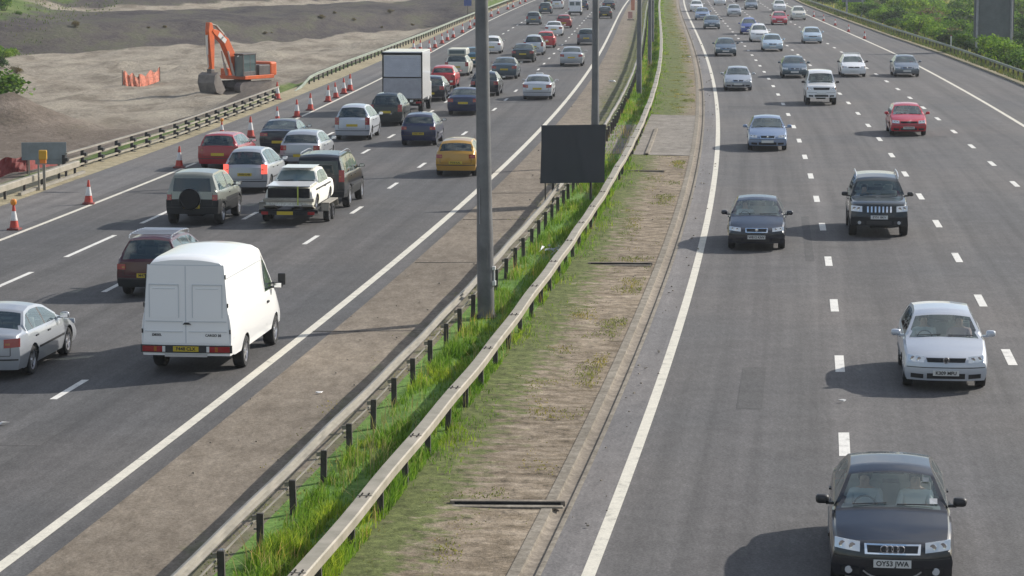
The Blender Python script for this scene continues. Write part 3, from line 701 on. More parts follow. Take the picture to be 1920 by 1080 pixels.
        for i in range(nx-1):
            xm = (xs[i]+xs[i+1])/2
            hh = (rings[i][iRE][1]-rings[i][iB][1] + rings[i+1][iRE][1]-rings[i+1][iB][1])/2
            for j in range(nR-1):
                q = (vid(i,j), vid(i+1,j), vid(i+1,j+1), vid(i,j+1)); g = 'body'; mi = 0
                if j >= iRE+1:
                    if xa < xm < xb: g = 'windscreen'
                    elif ra < xm < rb_: g = 'rear_window'
                elif iB+1 <= j <= iB+2 and sa < xm < sb and hh > .17:
                    g = 'side_window'
                    for (a, b) in pil:
                        if a < xm < b: g = 'body'; mi = 1
                if g == 'body' and s.dark_low and (rings[i][j][1]+rings[i][j+1][1])/2 < s.dark_low and j < iB: mi = 2
                groups[g].append((q, mi))
        me = {}
        def emit(lst, mats, extra=None, nm='body'):
            mb = MB(); used = sorted(set(a for q, _ in lst for a in q)); mp = {a: k for k, a in enumerate(used)}
            vs = [V[a] for a in used]
            mb.v = list(vs)
            for q, mi in lst: mb.f.append(tuple(mp[a] for a in q)); mb.m.append(mi)
            vs2 = [(x, -y, z) for x, y, z in vs]; b = len(mb.v); mb.v += vs2
            for q, mi in lst: mb.f.append(tuple(b+mp[a] for a in reversed(q))); mb.m.append(mi)
            if extra: extra(mb)
            m_ = mb.mesh(nm, 32, weld=True)
            for k in mats: m_.materials.append(M[k])
            return m_
        def caps(mb):
            for i in (0, nx-1):
                ring = rings[i]; x = xs[i]; nC = 2*(len(tf)-1); z0 = ring[0][1]; zre = ring[iRE][1]; b = len(mb.v); vs = []
                for j in range(iRE+1):
                    y0, z = ring[j]
                    for c in range(nC+1):
                        f = tf[c] if c < len(tf) else 2 - tf[nC-c]
                        y = y0*(1-f); ft = f if f <= 1 else 2-f
                        crn = (ring[-1][1]-zre)*(1-(1-ft)**2.3)*((z-z0)/(zre-z0))**1.5
                        vs.append((s.warp(x, y, z+crn), y, z+crn))
                mb.v += vs; w = nC+1
                for j in range(iRE):
                    for c in range(nC):
                        zc = (vs[j*w+c][2]+vs[(j+1)*w+c][2])/2
                        mb.f.append((b+j*w+c, b+j*w+c+1, b+(j+1)*w+c+1, b+(j+1)*w+c)); mb.m.append(2 if s.dark_low and zc < s.dark_low else 0)
        M.setdefault('paint', mat('paint_slot', (.5,.5,.5), .4))
        out = [('body', emit(groups['body'], ['paint','trim','bumper'], caps), [])]
        gl = 'glass'
        if groups['windscreen']: out.append(('windscreen', emit(groups['windscreen'], [gl], None, 'windscreen'), []))
        if groups['rear_window']: out.append(('rear_window', emit(groups['rear_window'], ['glass_rear'], None, 'rear_window'), []))
        # every side window apart
        lst = groups['side_window']
        if lst:
            cuts = sorted([s.xf-s.sidewin[1]] + [(a+b)/2 for a, b in pil] + [s.xf-s.sidewin[0]])
            for k in range(len(cuts)-1):
                sub = [(q, m_) for q, m_ in lst if cuts[k] < sum(V[a][0] for a in q)/4 + .02 <= cuts[k+1] + (.5 if k == len(cuts)-2 else 0)]
                for sg in (1, -1):
                    if not sub: continue
                    mb = MB(); used = sorted(set(a for q, _ in sub for a in q)); mp = {a: i for i, a in enumerate(used)}
                    mb.v = [(V[a][0], sg*V[a][1], V[a][2]) for a in used]; mb.f = [tuple(mp[a] for a in q) for q, _ in sub]; mb.m = [0]*len(sub)
                    m_ = mb.mesh('side_window', 40); m_.materials.append(M[gl]); out.append(('side_window', m_, []))
        return out
    # ---- panels laid on the nose or tail
    def slab(s, mb, end, pts, off=.012, th=.02, mi=0, nu=6, nv=3):
        """pts: four (y,z) corners bl, br, tr, tl"""
        f = s.fx if end > 0 else s.rx; vs = []
        for lay in (off, off-th):
            for j in range(nv+1):
                for i in range(nu+1):
                    u, v = i/nu, j/nv
                    y = (pts[0][0]*(1-u)+pts[1][0]*u)*(1-v) + (pts[3][0]*(1-u)+pts[2][0]*u)*v
                    z = (pts[0][1]*(1-u)+pts[1][1]*u)*(1-v) + (pts[3][1]*(1-u)+pts[2][1]*u)*v
                    vs.append((f(y, z) + end*lay, y, z))
        w = nu+1; N = (nu+1)*(nv+1); fs = []
        for j in range(nv):
            for i in range(nu): a = j*w+i; fs.append((a, a+1, a+w+1, a+w)); fs.append((N+a, N+a+w, N+a+w+1, N+a+1))
        rim = [i for i in range(w)] + [j*w+nu for j in range(1, nv+1)] + [nv*w+i for i in range(nu-1, -1, -1)] + [j*w for j in range(nv-1, 0, -1)]
        for k in range(len(rim)): a, b = rim[k], rim[(k+1) % len(rim)]; fs.append((a, b, N+b, N+a))
        mb.add(vs, fs, mi); return mb
    def sslab(s, mb, sg, x0, x1, z0, z1, off=.01, mi=0, n=8):
        vs = []
        for lay in (off, -.01):
            for i in range(n+1):
                x = x0+(x1-x0)*i/n
                for z in (z0, z1): vs.append((s.warp(x, 0, .4) if False else x, sg*(s.yprof(x, z)+lay), z))
        fs = []; N = (n+1)*2
        for i in range(n):
            a = i*2; fs += [(a,a+2,a+3,a+1),(a,N+a,N+a+2,a+2),(a+1,a+3,N+a+3,N+a+1)]
        fs += [(0,1,N+1,N),(n*2,N+n*2,N+n*2+1,n*2+1)]
        mb.add(vs, fs, mi); return mb
def rect(y0, y1, z0, z1): return [(y0,z0),(y1,z0),(y1,z1),(y0,z1)]
WHEELS = {}
def wheel_meshes(r, w, style='alloy', n=5):
    k = (round(r,2), style)
    if k in WHEELS: return WHEELS[k]
    R0 = r*.66
    ty = MB().lathe([(R0,-w/2),(r*.93,-w/2),(r*.985,-w/2+.025),(r,-w/2+.05),(r,w/2-.05),(r*.985,w/2-.025),(r*.93,w/2),(R0,w/2),(R0,-w/2)], axis='Y', n=28)
    tm = ty.mesh('tyre', 35); tm.materials.append(M['tyre'])
    rm = MB().lathe([(R0,w/2-.01),(R0*.93,w/2-.012),(R0*.9,w/2-.05)], axis='Y', n=28)
    rm.lathe([(R0*.98,-w/2+.02),(0,-w/2+.03)], axis='Y', n=20, mi=1); rm.lathe([(R0*.93,w/2-.07),(0,w/2-.075)], axis='Y', n=20, mi=1)
    for i in range(n):
        a = 2*math.pi*i/n; c, s_ = math.cos(a), math.sin(a); hw0, hw1 = R0*.17, R0*(.24 if style == 'alloy' else .34)
        p = [(R0*.12,-hw0),(R0*.95,-hw1),(R0*.95,hw1),(R0*.12,hw0)]; vs = []
        for yy in (w/2-.03, w/2-.06):
            for q, (u, v) in enumerate(p): vs.append((u*c - v*s_, yy - (.0 if q in (1,2) else .008), u*s_ + v*c))
        rm.add(vs, [(0,1,2,3),(7,6,5,4),(0,4,5,1),(1,5,6,2),(2,6,7,3),(3,7,4,0)], 0)
    rm.lathe([(R0*.25,w/2-.05),(R0*.2,w/2-.02),(0,w/2-.015)], axis='Y', n=14)
    m2 = rm.mesh('rim', 30); m2.materials.append(M['rim'] if style == 'alloy' else M['rimdark']); m2.materials.append(M['under'])
    hub = MB().lathe([(0,-w/2+.03),(.07,-w/2+.03),(.07,w/2-.04),(0,w/2-.04)], axis='Y', n=12).mesh('wheel', 30); hub.materials.append(M['under'])
    WHEELS[k] = (hub, tm, m2); return WHEELS[k]
def mesh1(name, mb, mats, smooth=None, bevel=0.0):
    me = mb.mesh(name, smooth, bevel)
    for m_ in mats: me.materials.append(M[m_])
    return me
def text_mesh(txt, size, m_, depth=.002):
    cu = bpy.data.curves.new('lettering', 'FONT'); cu.body = txt; cu.size = size; cu.extrude = depth; cu.align_x = 'CENTER'; cu.align_y = 'CENTER'; cu.offset = .002
    o = bpy.data.objects.new('lettering', cu); COL.objects.link(o); dg = bpy.context.evaluated_depsgraph_get(); dg.update()
    me = bpy.data.meshes.new_from_object(o.evaluated_get(dg)); bpy.data.objects.remove(o); me.name = 'lettering'; me.materials.clear(); me.materials.append(m_); return me
def seat_mesh(c):
    mb = MB(); W2 = c.W/2; fx = c.xf - c.ws[0] - .95
    z0 = max(.30, c.zs+.08)
    for s_ in (-1, 1):
        mb.box((fx, s_*W2*.42, z0+.12), (.52,.48,.16)); mb.box((fx-.32, s_*W2*.42, z0+.48), (.13,.46,.62), ry=-.22); mb.box((fx-.42, s_*W2*.42, z0+.88), (.08,.24,.17), ry=-.15)
    bx = fx - .98
    mb.box((bx, 0, z0+.12), (.5, W2*1.5, .2)); mb.box((bx-.30, 0, z0+.42), (.14, W2*1.5, .55), ry=-.22)
    for s_ in (-1,1): mb.box((bx-.38, s_*W2*.4, z0+.75), (.08,.24,.14))
    return mesh1('seats', mb, ['seat'], 50, .03)
def finish(c):
    """proto = list of (name, mesh, offset, [subparts])"""
    P = [(n_, m_, (0,0,0), []) for n_, m_, _ in c.build()]
    W2 = c.W/2; xf, xr = c.xf, c.xr
    ub = MB().box(((c.xw[0]+c.xw[1])/2, 0, c.zs+.05), (c.wb-2*c.rw-.16, c.W*.80, .16)); ub.box((0,0,c.zs+.13), (c.L-.55, c.W-.62, .16)); 
    if c.high: ub.box((0,0,c.zs-.02), (c.L-1.0, .5, .14))
    P.append(('underbody', mesh1('underbody', ub, ['under']), (0,0,0), []))
    hub, ty, rm = wheel_meshes(c.rw, .20 if not c.high else .24, 'steel' if getattr(c, 'steel', 0) else 'alloy')
    for xw in c.xw:
        for sg in (1, -1): P.append(('wheel', hub, (xw, sg*(W2-.135), c.rw, sg), [('tyre', ty), ('rim', rm)]))
    if c.seats:
        P.append(('seats', seat_mesh(c), (0,0,0), []))
        dx = xf - c.ws[0] - .12
        db = MB().box((dx-.12, 0, c.zbelt(dx)-.10), (.45, c.W*.80, .22)); db.tube([(dx-.42, -W2*.42+.16*math.cos(q)*1.0, c.zbelt(dx)-.04+.16*math.sin(q)) for q in np.linspace(0, 2*math.pi, 17)], .014, 6, cap=False)
        P.append(('dashboard', mesh1('dashboard', db, ['dash'], 50, .0), (0,0,0), []))
        P.append(('rear_view_mirror', mesh1('rear_view_mirror', MB().box((xf-c.ws[1]+.05, 0, c.ztop(xf-c.ws[1])-.12), (.04,.24,.06)), ['trim'], None, .01), (0,0,0), []))
    # lamps
    h = c.head or dict(y=(.50,.80), z=(.60,.72)); sl = h.get('slant', .02)
    for sg in (1, -1):
        y0, y1 = sg*h['y'][0], sg*h['y'][1]; z0, z1 = h['z']
        mb = MB(); c.slab(mb, 1, [(y0,z0),(y1,z0+sl),(y1,z1+sl),(y0,z1)], .008, .03); hm = mesh1('headlight', mb, ['whitelens'], 30)
        mb = MB(); 
        for q in (.30,.70): yy = y0+(y1-y0)*q; zz = (z0+z1)/2+sl*q; rr = min(.06, (z1-z0)*.36); mb.lathe([(rr,0),(rr*.9,.006),(rr*.5,.002),(0,.001)], (c.fx(yy, zz)+.010, yy, zz), 'X', 14)
        sub = [('reflector', mesh1('reflector', mb, ['chrome'], 40))]
        if h.get('amber'):
            mb = MB(); ya = y0+(y1-y0)*.84; c.slab(mb, 1, [(ya,z0+sl*.8),(y1,z0+sl),(y1,z1+sl),(ya,z1+sl*.8)], .012, .02, nu=2); sub.append(('indicator', mesh1('indicator', mb, ['amber'])))
        P.append(('headlight', hm, (0,0,0), sub))
    g_ = c.grille or dict(y=.40, z=(.62,.71))
    mb = MB(); gy = g_['y']; gz0, gz1 = g_['z']; c.slab(mb, 1, [(-gy*.92,gz0),(gy*.92,gz0),(gy,gz1),(-gy,gz1)], .010, .03, 0, 8, 2)
    if g_.get('frame'):
        fr = .022
        for pts in ([(-gy,gz0-fr),(gy,gz0-fr),(gy,gz0),(-gy,gz0)], [(-gy-.01,gz1),(gy+.01,gz1),(gy+.01,gz1+fr),(-gy-.01,gz1+fr)], [(-gy-fr,gz0-fr),(-gy*.95,gz0-fr),(-gy,gz1+fr),(-gy-fr*1.4,gz1+fr)], [(gy*.95,gz0-fr),(gy+fr,gz0-fr),(gy+fr*1.4,gz1+fr),(gy,gz1+fr)]): c.slab(mb, 1, pts, .020, .02, 1, 4, 2)
    if g_.get('slots'):
        for k in range(g_['slots']):
            y = (k-(g_['slots']-1)/2)*gy*1.9/g_['slots']; wv = .026; c.slab(mb, 1, rect(y-wv, y+wv, gz0+.01, gz1-.01), .018, .01, 1, 1, 2)
    if g_.get('bars'):
        for k in range(g_['bars']): z = gz0+(gz1-gz0)*(k+.5)/g_['bars']; c.slab(mb, 1, rect(-gy*.95, gy*.95, z-.006, z+.006), .016, .01, 1 if g_.get('brightbars') else 2, 6, 1)
    P.append(('grille', mesh1('grille', mb, ['trim','chrome','bumper']), (0,0,0), []))
    if g_.get('badge'):
        mb = MB(); zc = (gz0+gz1)/2; xx = c.fx(0, zc)+.03
        if g_['badge'] == 'rings':
            for k in range(4):
                yc = (k-1.5)*.076; mb.tube([(xx-.002*(k%2), yc+.052*math.cos(q), zc+.052*math.sin(q)) for q in np.linspace(0, 2*math.pi, 21)], .0085, 6, cap=False)
        elif g_['badge'] == 'round':
            mb.tube([(xx, .058*math.cos(q), zc+.058*math.sin(q)) for q in np.linspace(0, 2*math.pi, 21)], .007, 6, cap=False)
            mb.tube([(xx,-.02,zc+.05),(xx,0,zc+.008),(xx,.02,zc+.05)], .006, 5); mb.tube([(xx,-.045,zc+.03),(xx,-.02,zc-.045),(xx,0,zc-.002),(xx,.02,zc-.045),(xx,.045,zc+.03)], .006, 5)
        else:
            mb.lathe([(.05,0),(.04,.012),(0,.015)], (xx-.01,0,zc), 'X', 16)
        P.append(('badge', mesh1('badge', mb, ['chrome'], 40), (0,0,0), []))
    # bumper intakes, fog lamps, plates
    zi = (c.zs+.06, c.zs+.17); mb = MB(); c.slab(mb, 1, rect(-.38,.38,*zi), .006, .02, 0, 8, 2)
    for sg in (1,-1): c.slab(mb, 1, [(sg*.45,zi[0]),(sg*.70,zi[0]+.01),(sg*.70,zi[1]-.01),(sg*.45,zi[1]-.02)], .006, .02, 0, 5, 2)
    P.append(('lower_intake', mesh1('lower_intake', mb, ['trim']), (0,0,0), []))
    if h.get('fog'):
        for sg in (1,-1):
            zf = (zi[0]+zi[1])/2; mb = MB().lathe([(.055,0),(.05,.012),(0,.014)], (c.fx(.6,zf)+.01, sg*.6, zf), 'X', 16); P.append(('fog_lamp', mesh1('fog_lamp', mb, ['whitelens'], 40), (0,0,0), []))
    zp = c.plate_z or (.40, .47); mb = MB(); c.slab(mb, 1, rect(-.26,.26,zp[0]-.055,zp[0]+.055), .022, .018, 0, 4, 1); P.append(('front_plate', mesh1('front_plate', mb, ['plate_w']), (0,0,0), []))
    mb = MB(); c.slab(mb, -1, rect(-.26,.26,zp[1]-.055,zp[1]+.055), .022, .018, 0, 4, 1); P.append(('rear_plate', mesh1('rear_plate', mb, ['plate_y']), (0,0,0), []))
    t_ = c.tail or dict(y=(.50,.80), z=(.70,.86))
    for sg in (1,-1):
        y0, y1 = sg*t_['y'][0], sg*t_['y'][1]; mb = MB(); z0, z1 = t_['z']; sl = t_.get('slant', 0)
        c.slab(mb, -1, [(y0,z0),(y1,z0+sl),(y1,z1+sl),(y0+(y1-y0)*t_.get('cut',0),z1)], .014, .03, 0, 5, 4); tm = mesh1('tail_light', mb, ['red'], 30)
        mb = MB(); zc = z0+(z1-z0)*.45; c.slab(mb, -1, [(y0+(y1-y0)*.08,zc-.02),(y0+(y1-y0)*.40,zc-.02),(y0+(y1-y0)*.40,zc+.02),(y0+(y1-y0)*.08,zc+.02)], .018, .01, 0, 2, 1)
        P.append(('tail_light', tm, (0,0,0), [('reversing_lens', mesh1('reversing_lens', mb, ['plate_w' if t_.get('clear') else 'amber']))]))
    if c.capwin:
        mb = MB(); y_, z0, z1, k = c.capwin; c.slab(mb, -1, [(-y_,z0),(y_,z0),(y_*k,z1),(-y_*k,z1)], .010, .02, 0, 8, 5); P.append(('rear_window', mesh1('rear_window', mb, ['glass_black'], 30), (0,0,0), []))
    zb = c.zs+.06; mb = MB(); c.slab(mb, -1, rect(-W2*.92, W2*.92, zb+.16, zb+.19), .012, .02, 0, 10, 1); c.slab(mb, 1, rect(-W2*.9, W2*.9, zb+.22, zb+.235), .006, .01, 0, 10, 1)
    P.append(('bumper_strip', mesh1('bumper_strip', mb, ['trim']), (0,0,0), []))
    # boot / tailgate seam and bonnet seam
    mb = MB(); zt = c.zbelt(xr)-.02
    c.slab(mb, -1, rect(-W2*.74, W2*.74, zb+.25, zb+.262), .004, .01, 0, 8, 1)
    for sg in (1,-1):
        c.slab(mb, -1, rect(sg*W2*.735, sg*W2*.75, zb+.26, zt), .004, .01, 0, 1, 5)
    P.append(('tailgate_seam', mesh1('tailgate_seam', mb, ['trim']), (0,0,0), []))
    for sg in (1,-1):
        mb = MB(); xs_ = [xf-c.ws[0]-.05] + [xf-(a+b)/2 for a, b in c.pillars[:2]]
        for x in xs_: c.sslab(mb, sg, x-.006, x+.006, c.zs+.12, c.zbelt(x)-.01, .002, 0, 1)
        P.append(('door_seam', mesh1('door_seam', mb, ['trim']), (0,0,0), []))
        mb = MB(); x0, x1 = c.xw[1]+c.rw+.1, c.xw[0]-c.rw-.1; c.sslab(mb, sg, x0, x1, c.zs+.30, c.zs+.345, .014); P.append(('side_strip', mesh1('side_strip', mb, ['trim'], 40), (0,0,0), []))
        for x in xs_[1:]:
            mb = MB().box((x+.10, sg*(c.yprof(x, c.zbelt(x)-.11)+.012), c.zbelt(x)-.11), (.17,.03,.03)); P.append(('door_handle', mesh1('door_handle', mb, ['trim'], None, .008), (0,0,0), []))
        if c.mirror:
            x = xf-c.ws[0]-.30; z = c.zbelt(x)+.09
            mb = MB().ball((x, sg*(W2+.10), z+.02), (.17,.20,.135)); mb.box((x+.02, sg*(W2-.01), z-.035), (.06,.12,.04)); mm = mesh1('door_mirror', mb, ['paint' if c.__dict__.get('mirror') == 'paint' else 'trim'], 60, .0)
            P.append(('door_mirror', mm, (0,0,0), [('mirror_glass', mesh1('mirror_glass', MB().box((x-.058, sg*(W2+.10), z+.02), (.006,.16,.10)), ['chrome']))]))
    # wipers and scuttle
    mb = MB(); xc = xf-c.ws[0]; zc = c.ztop(xc)
    for yy, ln in ((.08,.52),(-.55,.48)):
        p = []
        for k in range(7):
            y = yy + ln*k/6; x = xc-.035-.02*k/6; p.append((c.warp(x,y,1), y, c.ztop(x)+.016 - (abs(y)/W2)**2*.03))
        mb.tube(p, .009, 5)
    P.append(('wipers', mesh1('wipers', mb, ['trim']), (0,0,0), []))
    if c.roofrails:
        xa, xb = xf-c.ws[1]-.15, xr+.45
        for sg in (1,-1):
            y = sg*(W2-.30 if not c.high else W2-.27); pts = [(xa, y, c.ztop(xa)-.02)] + [(xa+(xb-xa)*k/8, y, c.ztop(xa+(xb-xa)*k/8)+.045) for k in range(9)] + [(xb, y, c.ztop(xb)-.02)]
            P.append(('roof_rail', mesh1('roof_rail', MB().tube(pts, .018, 6), ['rim'], 40), (0,0,0), []))
        if c.rails_cross:
            for k in range(7): x = xa+(xb-xa)*(.12+.13*k); P.append(('roof_bar', mesh1('roof_bar', MB().box((x, 0, c.ztop(x)+.055), (.05, c.W-.55, .03)), ['rim'], None, .01), (0,0,0), []))
    if c.spare:
        mb = MB().lathe([(.0,-.10),(.30,-.10),(.335,-.06),(.335,.06),(.30,.09),(0,.10)], (0,0,0), 'X', 24); me = mesh1('spare_wheel', mb, ['under'], 40)
        mb = MB().lathe([(.342,-.09),(.348,0),(.342,.05)], (0,0,0), 'X', 24); P.append(('spare_wheel', me, (xr+.02, .05, .86, 0), [('cover_ring', mesh1('cover_ring', mb, ['rim'], 40))]))
    return P
PAINT = {}
def paint(name, c, metal=0.0, rough=.33):
    if name not in PAINT: PAINT[name] = carpaint('paint_'+name, c, metal, rough)
    return PAINT[name]
def slotpaint(o, pm, alt=None):
    for i, sl in enumerate(o.material_slots):
        if sl.material and sl.material.name.startswith('paint_slot'): sl.link = 'OBJECT'; sl.material = pm
def place(proto, name, label, cat, loc, rot, pm, group='vehicles on the motorway', skip=(), mats=None):
    t = thing(name, label, cat, loc, rot, group)
    for n_, me, off, subs in proto:
        if n_ in skip: continue
        o = link(n_, me, (), t); 
        if len(off) == 4 and n_ == 'wheel':
            o.location = off[:3]; o.rotation_euler[2] = 0 if off[3] > 0 else math.pi
        else: o.location = off[:3]
        slotpaint(o, pm)
        for sn, sm_ in subs:
            s_ = link(sn, sm_, (), o); slotpaint(s_, pm)
    return t
SPEC = dict(
 hatch=dict(L=4.15, W=1.735, sil=[(0,.66),(.05,.715),(.28,.80),(1.05,.955),(1.12,.985),(1.85,1.36),(2.15,1.42),(2.8,1.44),(3.4,1.405),(3.72,1.31),(4.02,.98),(4.10,.93),(4.15,.90)], wb=2.51, fo=.86, belt=(.90,.95), ws=(1.10,1.80), rwin=(3.74,4.03), sidewin=(1.30,3.55), pillars=[(2.35,2.44),(3.12,3.2)], head=dict(y=(.44,.76), z=(.60,.73), slant=.02), grille=dict(y=.40, z=(.615,.70), badge='round', bars=3), mirror='paint', tail=dict(y=(.55,.80), z=(.68,.88))),
 sedan=dict(L=4.55, W=1.766, sil=[(0,.66),(.05,.72),(.35,.79),(1.2,.955),(1.27,.985),(2.0,1.35),(2.3,1.41),(2.9,1.43),(3.35,1.38),(3.98,1.06),(4.12,1.02),(4.48,.99),(4.55,.90)], wb=2.65, fo=.88, belt=(.90,.94), ws=(1.26,1.98), rwin=(3.42,3.97), sidewin=(1.5,3.75), pillars=[(2.45,2.54),(3.32,3.38)], head=dict(y=(.45,.80), z=(.60,.735), slant=.03, fog=True), grille=dict(y=.36, z=(.60,.70), frame=True, badge='rings'), plate_z=(.45,.62), tail=dict(y=(.56,.82), z=(.70,.86), slant=.0)),
 saloon=dict(L=4.5, W=1.74, sil=[(0,.62),(.06,.68),(.4,.77),(1.2,.93),(1.27,.96),(2.05,1.33),(2.35,1.39),(2.9,1.41),(3.35,1.36),(3.95,1.04),(4.08,1.01),(4.45,.98),(4.5,.88)], wb=2.6, fo=.87, belt=(.88,.93), ws=(1.26,2.02), rwin=(3.42,3.93), sidewin=(1.5,3.72), pillars=[(2.42,2.52),(3.3,3.36)], head=dict(y=(.46,.80), z=(.58,.69), slant=.03, amber=False), grille=dict(y=.30, z=(.58,.67), frame=True, badge='oval'), mirror='paint', plate_z=(.42,.66), tail=dict(y=(.52,.83), z=(.70,.88), slant=.02)),
 small=dict(L=3.75, W=1.63, sil=[(0,.68),(.05,.74),(.25,.82),(.85,.97),(.92,1.0),(1.6,1.36),(1.9,1.42),(2.6,1.43),(3.2,1.38),(3.42,1.28),(3.64,1.0),(3.72,.94),(3.75,.90)], wb=2.4, fo=.72, rw=.285, belt=(.90,.96), ws=(.90,1.58), rwin=(3.40,3.64), sidewin=(1.12,3.2), pillars=[(2.15,2.25)], head=dict(y=(.42,.72), z=(.60,.74)), grille=dict(y=.28, z=(.62,.69), badge='oval'), tail=dict(y=(.52,.76), z=(.72,.86)), plate_z=(.42,.55)),
 estate=dict(L=4.4, W=1.70, sil=[(0,.66),(.05,.72),(.3,.79),(1.15,.94),(1.22,.97),(1.95,1.34),(2.25,1.41),(3.0,1.44),(3.95,1.42),(4.15,1.36),(4.35,.98),(4.4,.92)], wb=2.6, fo=.86, belt=(.88,.93), ws=(1.21,1.92), rwin=(4.14,4.36), sidewin=(1.42,4.02), pillars=[(2.35,2.44),(3.2,3.28)], head=dict(y=(.46,.76), z=(.60,.72), amber=True), grille=dict(y=.38, z=(.62,.70), badge='oval'), roofrails=False, tail=dict(y=(.58,.80), z=(.66,.95)), plate_z=(.42,.62)),
 mpv=dict(L=4.15, W=1.70, sil=[(0,.74),(.05,.82),(.25,.90),(.85,1.05),(.92,1.08),(1.65,1.50),(1.95,1.57),(2.6,1.62),(3.5,1.59),(3.82,1.50),(4.03,1.06),(4.1,1.0),(4.15,.95)], wb=2.6, fo=.80, belt=(.96,1.02), ws=(.92,1.62), rwin=(3.80,4.04), sidewin=(1.05,3.62), pillars=[(2.15,2.25),(3.0,3.08)], head=dict(y=(.44,.76), z=(.66,.82)), grille=dict(y=.36, z=(.68,.75), badge='oval'), tail=dict(y=(.60,.80), z=(.72,1.06)), plate_z=(.42,.70), mirror='paint'),
 suv=dict(L=4.6, W=1.83, sil=[(0,.98),(.05,1.05),(.3,1.10),(1.25,1.17),(1.32,1.2),(1.88,1.62),(2.1,1.70),(2.7,1.76),(4.05,1.74),(4.28,1.68),(4.50,1.18),(4.56,1.10),(4.6,1.05)], wb=2.69, fo=.88, rw=.365, zs=.36, belt=(1.10,1.14), ws=(1.31,1.86), rwin=(4.27,4.51), sidewin=(1.5,4.15), pillars=[(2.35,2.45),(3.2,3.28)], head=dict(y=(.52,.86), z=(.80,.97), fog=True), grille=dict(y=.43, z=(.78,.98), slots=7, badge=None), tumble=.36, high=True, roofrails=True, dark_low=.62, plate_z=(.64,.74), tail=dict(y=(.66,.86), z=(.85,1.12)), Rf=.14, nf=.06),
 offroad=dict(L=4.2, W=1.72, sil=[(0,1.0),(.04,1.08),(.2,1.13),(1.15,1.19),(1.22,1.22),(1.62,1.72),(1.85,1.83),(2.4,1.87),(3.9,1.85),(4.08,1.80),(4.18,1.72),(4.2,1.6)], wb=2.42, fo=.78, rw=.37, zs=.42, belt=(1.12,1.14), ws=(1.21,1.62), sidewin=(1.36,4.0), pillars=[(2.3,2.4),(3.0,3.1)], capwin=(.62,1.18,1.68,.92), head=dict(y=(.52,.80), z=(.86,.99), amber=True), grille=dict(y=.46, z=(.86,.99), bars=2, frame=False), tumble=.20, high=True, dark_low=0, plate_z=(.66,.66), tail=dict(y=(.66,.80), z=(.72,.86)), Rf=.08, nf=.04, Rr=.08, tl=.08),
 soft4x4=dict(L=4.1, W=1.78, sil=[(0,.86),(.05,.94),(.25,1.0),(1.1,1.10),(1.17,1.13),(1.75,1.57),(2.0,1.67),(2.6,1.73),(3.75,1.70),(3.98,1.62),(4.08,1.25),(4.1,1.1)], wb=2.56, fo=.80, rw=.345, zs=.36, belt=(1.04,1.08), ws=(1.16,1.73), sidewin=(1.36,3.7), pillars=[(2.35,2.47)], capwin=(.62,1.10,1.52,.92), head=dict(y=(.50,.82), z=(.72,.86)), grille=dict(y=.40, z=(.74,.82)), tumble=.30, high=True, dark_low=.80, spare=True, plate_z=(.5,.62), tail=dict(y=(.66,.82), z=(.82,1.0)), Rr=.10, tl=.14),
 bigsuv=dict(L=4.7, W=1.86, sil=[(0,1.0),(.04,1.08),(.2,1.13),(1.2,1.22),(1.27,1.25),(1.85,1.72),(2.1,1.82),(2.7,1.88),(4.3,1.86),(4.55,1.78),(4.67,1.5),(4.7,1.25)], wb=2.72, fo=.8, rw=.38, zs=.40, belt=(1.16,1.18), ws=(1.26,1.84), sidewin=(1.46,4.45), pillars=[(2.4,2.5),(3.25,3.35)], capwin=(.72,1.20,1.66,.90), head=dict(y=(.52,.84), z=(.86,1.0)), grille=dict(y=.42, z=(.86,.98)), tumble=.24, high=True, dark_low=.60, roofrails=True, plate_z=(.66,.78), tail=dict(y=(.70,.88), z=(.95,1.35)), Rr=.10, tl=.10),
)
PROTO = {}; CARS = {}
def proto(k):
    if k not in PROTO:
        c = Car(**SPEC[k]); CARS[k] = c; PROTO[k] = finish(c)
    return PROTO[k]
FARSKIP = ('seats','dashboard','rear_view_mirror','door_seam','tailgate_seam','wipers','lower_intake','side_strip','door_handle','bumper_strip')
def car_at(kind, px, py, pm, label, facing, cat='car', name=None, extra_rot=0.0, near_end=True, skip=None, W=None):
    """px,py: where the road meets the car's near end, at its middle"""
    P = proto(kind); c = CARS[kind]; x, y = px2w(px, py)
    a = math.atan(ms(y+2)); f = 1 if facing == 'away' else -1
    rot = math.pi/2 - a + (math.pi if f < 0 else 0) + extra_rot
    fwd = Vector((math.sin(a), math.cos(a)))
    cx, cy = x + fwd.x*c.L/2, y + fwd.y*c.L/2
    far = y > 165; sk = skip or (FARSKIP if far else ())
    nm = name or 'car'
    return place(P, nm, label, cat, (cx, cy, .004), rot, pm, 'cars heading away' if f > 0 else 'cars coming closer', sk)
